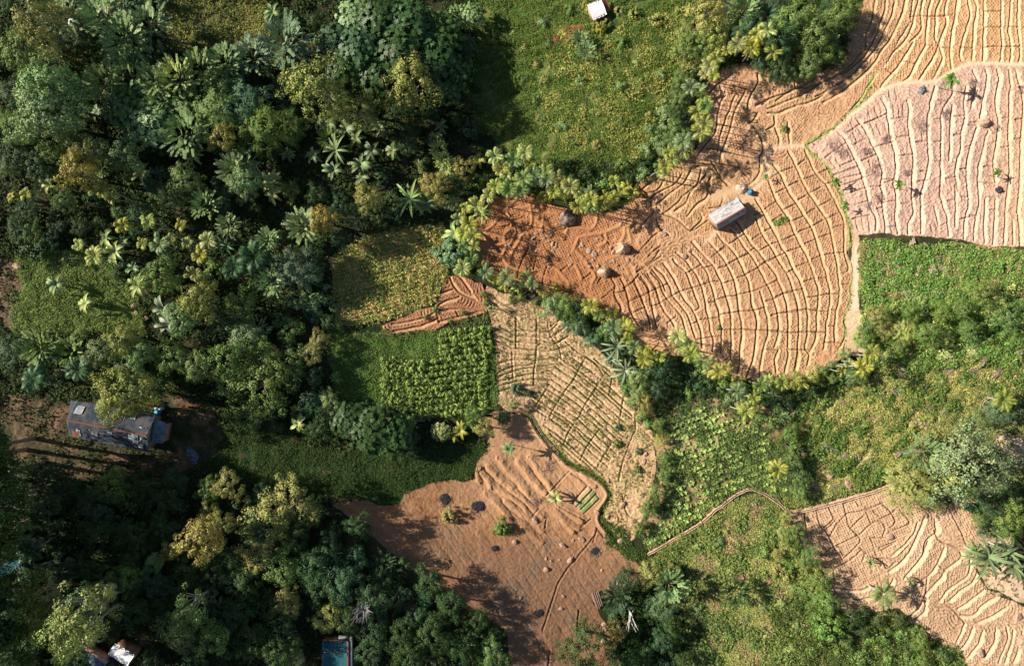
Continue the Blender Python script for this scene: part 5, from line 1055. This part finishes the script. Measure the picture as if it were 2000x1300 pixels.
dead(60, [(1685,465),(1860,470),(1830,600),(1750,620),(1700,580)], 'dry_frond', plain('dry_stalk', (.5, .42, .32), .9, .1), 'pale dry stalk lying across the thicket below the pink field', .8, 'dry stalks in the thicket')
# straw stacks: ragged thatch over poles
for a, b, rx, lb in [(1215, 486, 1.1, 'largest straw stack, tent-shaped, among rocks in the western terraces'), (1180, 531, .95, 'rough thatched straw stack with dark doorway shadow, south of the tent-shaped one')]:
    x, y, z = gz(np.array([a * 1.]), np.array([b * 1.])); e = bpy.data.objects.new('straw_stack', None); C.objects.link(e); e.location = (x[0], y[0], z[0] - .05); tag(e, lb, 'straw stack', 'straw stacks in the western terraces')
    h = 1.9; V = []; F = []; n = 34
    for i, (t, rr) in enumerate([(0, .12), (.25, .38), (.5, .62), (.8, .88), (1, 1.0)]):
        for j in range(n):
            an = j * 2 * PI / n; k = rr * (1 + .16 * math.sin(an * 3 + a) + .10 * R.normal() * t); V.append((rx * k * math.cos(an), rx * .8 * k * math.sin(an), h * (1 - t * .85) + .03 * R.normal()))
    for i in range(4):
        for j in range(n): F.append((i * n + j, i * n + (j + 1) % n, (i + 1) * n + (j + 1) % n, (i + 1) * n + j))
    F.append(tuple(range(n))); link('thatch', make_mesh('thatch', np.array(V), [tuple(f) for f in F], STRAW), e)
    parts = [tube([(rx * .7 * math.cos(q), rx * .55 * math.sin(q), -.1), (rx * .1 * math.cos(q), rx * .1 * math.sin(q), h * 1.08)], [.05, .04], 5) for q in (.6, 2.2, 3.9, 5.3)]
    link('pole', make_mesh('pole', *join(parts), WOOD), e)
    st = []
    for _ in range(420):
        an = R.uniform(0, 2 * PI); t = R.uniform(.2, 1); p = np.array([rx * t * math.cos(an), rx * .8 * t * math.sin(an), h * (1 - t * .85) + .04]); dd = unit(np.array([math.cos(an), math.sin(an), -1.0]) + R.normal(size=3) * .4) * .45; st.append(tube([p, p + dd], [.03, .01], 3))
    link('loose_straw', make_mesh('loose_straw', *join(st), STRAW), e)

# ------------------------------------------------------------------ buildings
def boxm(cx, cy, cz, sx, sy, sz):
    V = np.array([(cx + a * sx / 2, cy + b * sy / 2, cz + c * sz / 2) for a in (-1, 1) for b in (-1, 1) for c in (-1, 1)])
    F = np.array([(0, 1, 3, 2), (4, 6, 7, 5), (0, 4, 5, 1), (2, 3, 7, 6), (0, 2, 6, 4), (1, 5, 7, 3)]); return V, F
def slope_sheet(p0, p1, p2, p3, th=.05, nx=40, amp=.03, rag=0.0):
    """corrugated sheet roof between eave p0-p1 and ridge p3-p2; waves run down the slope"""
    V = []; F = []; ny = 6
    p0, p1, p2, p3 = map(np.array, (p0, p1, p2, p3)); nrm = unit(np.cross(p1 - p0, p3 - p0)[None])[0]; nrm = nrm if nrm[2] > 0 else -nrm
    for s_ in (0, 1):
        for j in range(ny + 1):
            v = j / ny
            for i in range(nx + 1):
                u = i / nx; q = (p0 * (1 - u) + p1 * u) * (1 - v) + (p3 * (1 - u) + p2 * u) * v
                if j == 0 and rag: q = q + (p0 - p3) / np.linalg.norm(p0 - p3) * rag * (int(u * 12) % 3 - 1) * .5
                V.append(q + nrm * (amp * math.cos(i * PI) - th * s_ + .015 * (int(u * 9) % 2) * 0))
    m = (ny + 1) * (nx + 1)
    for s_ in (0, 1):
        for j in range(ny):
            for i in range(nx):
                b = s_ * m + j * (nx + 1) + i; f = (b, b + 1, b + nx + 2, b + nx + 1); F.append(f if s_ == 0 else f[::-1])
    for j in range(ny):
        for i in (0, nx): b = j * (nx + 1) + i; F.append((b, b + nx + 1, b + nx + 1 + m, b + m))
    for i in range(nx):
        for j in (0, ny): b = j * (nx + 1) + i; F.append((b, b + 1, b + 1 + m, b + m))
    return np.array(V), np.array(F)
def gable(name, px, py, Lx, Wy, rot, wall_h, rise, off, m1, m2, mw, label, cat, ridge=None, over=.35, split=.5):
    """house with a long ridge; split = where the ridge lies across the width"""
    h = wall_h + rise; x, y, z = P(px, py, h * .85); e = bpy.data.objects.new(name, None); C.objects.link(e); e.location = (x, y, z - .1); e.rotation_euler[2] = rot; tag(e, label, cat)
    ry = Wy * (split - .5)
    wl = [boxm(0, -Wy / 2 + over, wall_h / 2, Lx - 2 * over, .2, wall_h), boxm(0, Wy / 2 - over, wall_h / 2, Lx - 2 * over, .2, wall_h), boxm(-Lx / 2 + over, 0, wall_h / 2, .2, Wy - 2 * over - .2, wall_h), boxm(Lx / 2 - over, 0, wall_h / 2, .2, Wy - 2 * over - .2, wall_h)]
    for sx in (-1, 1):
        X = sx * (Lx / 2 - over); V = np.array([(X + d, yy, zz) for d in (-.09, .09) for yy, zz in ((-Wy / 2 + over, wall_h), (Wy / 2 - over, wall_h), (ry, wall_h + rise - .12))])
        wl.append((V, np.array([(0, 1, 2, 2), (3, 5, 4, 4), (0, 3, 4, 1), (1, 4, 5, 2), (2, 5, 3, 0)])))
    Vs = []; Fs = []; o = 0
    for V, F in wl:
        Vs.append(V); Fs += [tuple(dict.fromkeys(int(i) + o for i in f)) for f in F]; o += len(V)
    link('wall', make_mesh('wall', np.vstack(Vs), Fs, mw), e)
    dr = link('door', make_mesh('door', *boxm(Lx * .1, -Wy / 2 + over - .12, .95, .9, .06, 1.9), WOOD), e); link('handle', make_mesh('handle', *boxm(Lx * .1 + .35, -Wy / 2 + over - .18, .95, .1, .05, .04), RUST), dr)
    a = slope_sheet((-Lx / 2, Wy / 2, wall_h - .05), (Lx / 2, Wy / 2, wall_h - .05), (Lx / 2, ry, h), (-Lx / 2, ry, h), .05, int(Lx * 5), .025, .12)
    b = slope_sheet((-Lx / 2, -Wy / 2, wall_h - .05), (Lx / 2, -Wy / 2, wall_h - .05), (Lx / 2, ry, h), (-Lx / 2, ry, h), .05, int(Lx * 5), .025, .12)
    r1 = link('roof', make_mesh('roof', *a, m1), e); r1['label'] = 'upper roof slope, towards the top of the photo'
    r2 = link('roof', make_mesh('roof', *b, m2), e); r2['label'] = 'lower roof slope, towards the bottom of the photo'
    if ridge: link('ridge_cap', make_mesh('ridge_cap', *tube([(-Lx / 2 - .02, ry, h + .03), (0, ry, h + .05), (Lx / 2 + .02, ry, h + .03)], [.13, .13, .13], 7), ridge), r1)
    return e
e = gable('farm_shed', 1422, 416, 5.1, 3.0, math.radians(31), 2.0, .75, 0, SHEDROOF, SHEDROOF2, WALL, 'grey sheet-roofed field shed with orange ridge at the top of the fan', 'shed', RUST, .3, .28)
link('tarpaulin', make_mesh('tarpaulin', *slope_sheet((2.5, -1.5, 1.98), (2.9, -1.4, 1.8), (2.9, 1.2, 2.2), (2.5, 1.3, 2.4), .03, 6, .01), SHEDROOF), e)
e = gable('farmhouse', 210, 834, 11.9, 5.4, math.radians(-11), 2.6, 1.5, 0, FARMROOF, FARMROOF, WALL, 'long farmhouse with rusted blue-grey sheet roof under an overhanging tree', 'house', RUST, .4, .5)
link('porch_roof', make_mesh('porch_roof', *slope_sheet((-6.9, 1.0, 2.25), (-5.97, 1.0, 2.35), (-5.97, 2.6, 2.4), (-6.9, 2.6, 2.3), .05, 8, .02), FARMROOF), e)
link('lean_to_roof', make_mesh('lean_to_roof', *slope_sheet((5.97, -1.4, 2.5), (7.7, -1.2, 1.9), (7.7, 1.8, 1.95), (5.97, 2.4, 2.6), .05, 14, .02), CONCB), e)
link('lean_to_wall', make_mesh('lean_to_wall', *boxm(7.4, .3, .9, .15, 2.7, 1.8), WALL), e)
link('skylight', make_mesh('skylight', *boxm(4.9, .9, 3.85, .55, .12, .04), PALEBLUE), e)
link('chimney', make_mesh('chimney', *boxm(5.4, -.6, 4.0, .3, .3, .6), CONC), e)
e = gable('hut', 1166, 19, 2.3, 2.6, math.radians(22), 2.0, .25, 0, WHITE, WHITE, WALL, 'small hut with bright white roof at the top edge of the hillside', 'hut', None, .2, .5)
link('lean_to_roof', make_mesh('lean_to_roof', *slope_sheet((1.15, -.9, 1.9), (2.1, -.8, 1.5), (2.1, 1.3, 1.5), (1.15, 1.4, 1.9), .05, 8, .02), RUST), e)
e = gable('house', 233, 1281, 3.2, 1.9, math.radians(-33), 2.4, .25, 0, WHITE, WHITE, ORANGE, 'small orange-walled house with white roof in the lower left corner', 'house', None, .2, .5)
x, y, z = P(175, 1292, 0); e = bpy.data.objects.new('walled_yard', None); C.objects.link(e); e.location = (x, y, z + .1); e.rotation_euler[2] = math.radians(-33); tag(e, 'blue-grey concrete yard with low orange wall beside the white-roofed house', 'yard')
link('slab', make_mesh('slab', *boxm(0, 0, .1, 4.4, 3.4, .3), CONCB), e)
link('parapet', make_mesh('parapet', *join([boxm(0, 1.85, .5, 4.6, .2, 1.0), boxm(-2.31, -.1, .5, .2, 3.6, 1.0)]), CONC), e); link('plaster_wall', make_mesh('plaster_wall', *boxm(0.2, 2.35, .7, 3.6, .3, 1.4), ORANGE), e)
x, y, z = P(655, 1285, 2); e = bpy.data.objects.new('house', None); C.objects.link(e); e.location = (x, y, z - .1); tag(e, 'house with teal roof panels edged by grey concrete at the bottom edge', 'house')
link('wall', make_mesh('wall', *join([boxm(0, 0, .9, 3.8, 5.0, 1.8)]), WALL), e)
link('roof', make_mesh('roof', *slope_sheet((-2.0, .95, 2.15), (1.7, .95, 2.15), (1.7, 2.4, 2.0), (-2.0, 2.4, 2.0), .06, 24, .015), TEAL2), e); link('roof', make_mesh('roof', *slope_sheet((-2.0, -2.6, 2.0), (1.7, -2.6, 2.0), (1.7, .86, 2.32), (-2.0, .86, 2.32), .06, 24, .015), TEAL), e)
link('gutter', make_mesh('gutter', *join([boxm(1.87, -.2, 2.1, .2, 5.4, .25), boxm(-.1, 2.62, 2.1, 3.8, .2, .25)]), RUST), e)
link('ledge', make_mesh('ledge', *join([boxm(2.25, .1, 1.9, .48, 6.2, .3), boxm(1.2, 3.0, 1.9, 1.55, .42, .3)]), CONC), e)
x, y, z = P(8, 1115, 2); e = bpy.data.objects.new('house', None); C.objects.link(e); e.location = (x, y, z); tag(e, 'dark blue-roofed house half hidden by palms at the left edge', 'house')
link('roof', make_mesh('roof', *slope_sheet((-3, -1.2, 2.0), (2, -1.4, 2.0), (2, 2.0, 2.5), (-3, 2.0, 2.5), .06, 20, .02), TEAL2), e); link('terrace', make_mesh('terrace', *boxm(-.5, -2.6, .8, 4.4, 1.6, .3), CONCB), e); link('wall', make_mesh('wall', *boxm(-.5, .2, 1.0, 4.6, 2.8, 1.9), WALL), e)
link('railing', make_mesh('railing', *join([boxm(-.5, -3.4, 1.9, 4.4, .06, .08)] + [boxm(-2.6 + i * .42, -3.4, 1.42, .05, .05, .9) for i in range(11)]), CONC), e)
x, y, z = P(140, 43, 4); e = bpy.data.objects.new('water_tank', None); C.objects.link(e); e.location = (x, y, z); tag(e, 'small white tank showing between trees at the upper left', 'water tank')
link('tank_body', make_mesh('tank_body', *tube([(0, 0, 3.0), (0, 0, 4.3), (0, 0, 4.5)], [.55, .55, .2], 16), WHITE), e); link('tank_stand', make_mesh('tank_stand', *join([boxm(a, b, 1.5, .12, .12, 3.0) for a in (-.4, .4) for b in (-.4, .4)] + [boxm(0, 0, 2.97, 1.2, 1.2, .08)]), CONC), e)
def roof_patches(e, Lx, Wy, wall_h, rise, split, n, mats, seed):
    rr = random.Random(seed); ry = Wy * (split - .5)
    for i in range(n):
        up = rr.random() < .5; x0 = rr.uniform(-Lx / 2 + .2, Lx / 2 - 1.2); w1 = rr.uniform(.5, 1.1); v0 = rr.uniform(.02, .6); v1 = v0 + rr.uniform(.2, .38); ey = Wy / 2 if up else -Wy / 2
        f = lambda v: (ey + (ry - ey) * v, wall_h - .05 + (rise + .05) * v + .05 + i * .004)
        (ya, za), (yb, zb) = f(v0), f(v1)
        link('roof_patch', make_mesh('roof_patch', *slope_sheet((x0, ya, za), (x0 + w1, ya, za), (x0 + w1, yb, zb), (x0, yb, zb), .02, 6, .012), rr.choice(mats)), [c for c in e.children if c.name.startswith('roof')][0 if up else 1])
    for i in range(n // 2):
        up = rr.random() < .5; v = rr.uniform(.1, .8); ey = Wy / 2 if up else -Wy / 2; o = link('roof_stone', RM[i % 5], [c for c in e.children if c.name.startswith('roof') and 'patch' not in c.name][0 if up else 1]); o.location = (rr.uniform(-Lx / 2 + .3, Lx / 2 - .3), ey + (ry - ey) * v, wall_h + rise * v + .06); o.scale = (.13, .12, .1)
for o in list(C.objects):
    if o.name == 'farmhouse': roof_patches(o, 11.9, 5.4, 2.6, 1.5, .5, 16, [FARMROOF, CONCB, RUST, CONC], 3)
    if o.name == 'farm_shed': roof_patches(o, 5.1, 3.0, 2.0, .75, .28, 6, [SHEDROOF, SHEDROOF2, CONC], 5)
# barrels, heaps, tarps, logs
def barrel(px, py, mat, label, r=.3, h=.85):
    x, y, z = gz(np.array([px * 1.]), np.array([py * 1.])); e = bpy.data.objects.new('barrel', None); C.objects.link(e); e.location = (x[0], y[0], z[0]); tag(e, label, 'barrel')
    link('barrel_body', make_mesh('barrel_body', *tube([(0, 0, 0), (0, 0, .08), (0, 0, h * .3), (0, 0, h * .33), (0, 0, h * .66), (0, 0, h * .69), (0, 0, h * .95), (0, 0, h)], [r * .93, r, r, r * 1.05, r, r * 1.05, r, r * .92], 18), mat, None, True), e)
    link('lid', make_mesh('lid', *tube([(0, 0, h - .02), (0, 0, h - .01), (0, 0, h)], [.01, r * .9, .01], 18), mat), e)
barrel(1464, 377, BLUE, 'blue barrel beside the junk heap above the grey shed', .42)
barrel(312, 804, BLUE, 'blue barrel at the farmhouse\'s upper right corner', .45); barrel(318, 796, PALEBLUE, 'pale barrel next to the blue one by the farmhouse', .32); barrel(306, 797, PALEBLUE, 'pale tub left of the barrels by the farmhouse', .3, .4)
x, y, z = gz(np.array([1450.]), np.array([368.])); e = bpy.data.objects.new('junk_heap', None); C.objects.link(e); e.location = (x[0], y[0], z[0]); tag(e, 'brown tarp-covered junk heap with sticks above the grey shed', 'junk heap')
link('heap_cover', heapmesh(71, 1.0, .7, STRAW, .6), e); link('sticks', sticks(30, 1.0, .7, TWIG, 1, 'sticks'), e)
x, y, z = gz(np.array([1802.]), np.array([177.])); o = link('tarpaulin', heapmesh(72, .7, .5, DARK, 1.1)); o.location = (x[0], y[0], z[0]); o.scale = (.7, 1.1, 1); tag(o, 'crumpled blue-grey tarpaulin at the top of the pink field', 'tarpaulin')
x, y, z = gz(np.array([1953.]), np.array([372.])); o = link('burnt_stump', heapmesh(73, .65, .5, ASH, 1.1)); o.location = (x[0], y[0], z[0]); tag(o, 'dark burnt stump in dug orange earth, right side of the pink field', 'stump')
x, y, z = gz(np.array([1922.]), np.array([240.])); o = link('rock', RM[2]); o.location = (x[0], y[0], z[0] + .1); o.scale = (.9, .8, .9); tag(o, 'hollowed rock with dark shadow in the pink field\'s upper right', 'rock')
x, y, z = gz(np.array([372.]), np.array([885.])); o = link('junk_heap', heapmesh(74, 1.3, .4, DARK, 1.2)); o.location = (x[0], y[0], z[0]); o.scale = (.7, 1.3, 1); o.rotation_euler[2] = .5; tag(o, 'dark rubbish heap right of the farmhouse', 'junk heap')
x, y, z = gz(np.array([1167.]), np.array([1168.])); e = bpy.data.objects.new('timber_stack', None); C.objects.link(e); e.location = (x[0], y[0], z[0]); e.rotation_euler[2] = math.radians(-72); tag(e, 'stack of weathered poles lying at the red field\'s right edge', 'timber stack')
for i in range(9): link('pole', make_mesh('pole', *tube([(-1.3 + .2 * R.random(), -.6 + i * .15, .12 + .1 * (i % 2)), (0, -.6 + i * .15, .16 + .1 * (i % 2)), (1.3 + .25 * R.normal() * .5, -.55 + i * .14, .14 + .1 * (i % 2))], [.08, .075, .06], 7), WOOD), e)
# earth irrigation channels and pipes
def channel(txt, label, w_=.25, hb=.28, mat=MUD, nm='irrigation_channel', cat='channel'):
    p = smooth(lines(txt)[0], 6, .6); x, y, z = gz(p[:, 0], p[:, 1]); z = np.convolve(np.pad(z, 2, 'edge'), np.ones(5) / 5, 'valid'); q = np.stack([x, y, z], 1); t = np.gradient(q, axis=0); t[:, 2] = 0; t = unit(t); s = np.stack([-t[:, 1], t[:, 0], 0 * t[:, 0]], 1)
    e = bpy.data.objects.new(nm, None); C.objects.link(e); tag(e, label, cat)
    for sg in (-1, 1):
        prof = [(w_ * .35, -.25), (w_ * .35, hb), (w_ * .8, hb * .95), (w_ * 1.15, -.25)]
        V = np.vstack([[c + s_ * sg * a + np.array([0, 0, b]) for a, b in prof] for c, s_ in zip(q, s)]); F = [(i * 4 + k, i * 4 + k + 1, i * 4 + k + 5, i * 4 + k + 4) for i in range(len(q) - 1) for k in range(3)]
        link('bank', make_mesh('bank', V, np.array(F), mat), e)
    V = np.vstack([[c - s_ * w_ * .4 + np.array([0, 0, .03]), c + s_ * w_ * .4 + np.array([0, 0, .03])] for c, s_ in zip(q, s)]); F = [(i * 2, i * 2 + 1, i * 2 + 3, i * 2 + 2) for i in range(len(q) - 1)]
    link('channel_bed', make_mesh('channel_bed', V, np.array(F), WATER), e)
channel("p 1265 1083 1320 1050 1370 1020 1392 1000 1425 975 1450 960 1470 955 1495 965 1520 982 1540 998 1560 1000 1620 985 1690 965 1752 943", 'long earth channel rising from the weedy ditch to the lower right terraces')
channel("p 1912 802 1916 783 1935 772 1957 757", 'short channel with kink on the slope near the right edge', .25); channel("p 1975 742 1990 728 2006 716", 'straight channel end at the right edge above the palms', .25)
channel("p 925 808 960 806 1000 803 1020 803 1040 816 1053 838 1070 862 1092 886", 'narrow clay-edged channel curving along the top of the red field', .2); channel("p 665 790 700 803 740 812 790 819 830 821", 'narrow channel running below the dense crop rows', .2)
x, y, z = P(205, 1200, 0)
# fallen trunk lines seen through the big lower left tree
for (a, b, h1), (c, d, h2), lb in [((250, 1170, 1.0), (165, 1228, 9.0), 'long pale leaning trunk reaching into the big lower left tree'), ((110, 1152, 1.0), (60, 1185, 7.5), 'thin pale leaning trunk at the lower left, above the bigger one')]:
    p0 = np.array(P(a, b, h1)); p1 = np.array(P(c, d, h2)); p0[2] += 0; p1[2] += h2; m_ = (p0 + p1) / 2 + np.array([0, .2, .3]); o = bpy.data.objects.new('leaning_tree', None); C.objects.link(o); tag(o, lb, 'tree')
    tk = link('trunk', make_mesh('trunk', *tube([p0 - np.array([0, 0, .8]), m_, p1], [.26, .2, .13], 8), PALEBARK, None, True), o)
    for j in range(6):
        q = m_ + (p1 - m_) * R.uniform(.1, .9); dd = unit(p1 - p0 + R.normal(size=3) * 4) * R.uniform(1, 2.2); link('branch', make_mesh('branch', *tube([q, q + dd], [.07, .02], 5), PALEBARK), tk)
# unseen taller trees added outside the left edge to keep that corner shaded
for i in range(15): put('b', -88 - (i % 2) * 40, 890 + i * 30, 55, 'dk', 1.45)['label'] = 'unseen tall dark tree added outside the left edge to cast shade'
for p_ in PLACED[-15:]: p_[0]['group'] = 'unseen shade trees added outside the left edge'
# ------------------------------------------------------------------ camera, light, sky
sc = bpy.context.scene
cd_ = bpy.data.cameras.new('camera'); cam = bpy.data.objects.new('camera', cd_); C.objects.link(cam)
cam.location = (0, 0, CAMH); cam.rotation_euler = (0, 0, 0)
cd_.sensor_width = 36; cd_.lens = 36 * CAMH / (2000 / S); cd_.clip_end = 5000; cd_.clip_start = 1
sc.camera = cam
sd_ = bpy.data.lights.new('sun', 'SUN'); sun = bpy.data.objects.new('sun', sd_); C.objects.link(sun)
sd_.energy = 5.0; sd_.angle = math.radians(.5); sd_.color = (1, .89, .75)
from mathutils import Vector
d = Vector((SUNAZ[0] * math.cos(SUNEL), SUNAZ[1] * math.cos(SUNEL), -math.sin(SUNEL)))
sun.rotation_euler = d.to_track_quat('-Z', 'Y').to_euler(); sun.location = (-60, 20, 80)
w = bpy.data.worlds.new('World'); sc.world = w; w.use_nodes = True
nt = w.node_tree; bg = nt.nodes['Background']; sky = nt.nodes.new('ShaderNodeTexSky'); sky.sky_type = 'NISHITA'; sky.sun_disc = False
sky.sun_elevation = SUNEL; sky.sun_rotation = math.atan2(-SUNAZ[0], -SUNAZ[1]); nt.links.new(sky.outputs[0], bg.inputs[0]); bg.inputs[1].default_value = .05
sc.view_settings.view_transform = 'Standard'; sc.view_settings.look = 'None'; sc.view_settings.gamma = 1; sc.view_settings.use_curve_mapping = False
sc.view_settings.exposure = .85
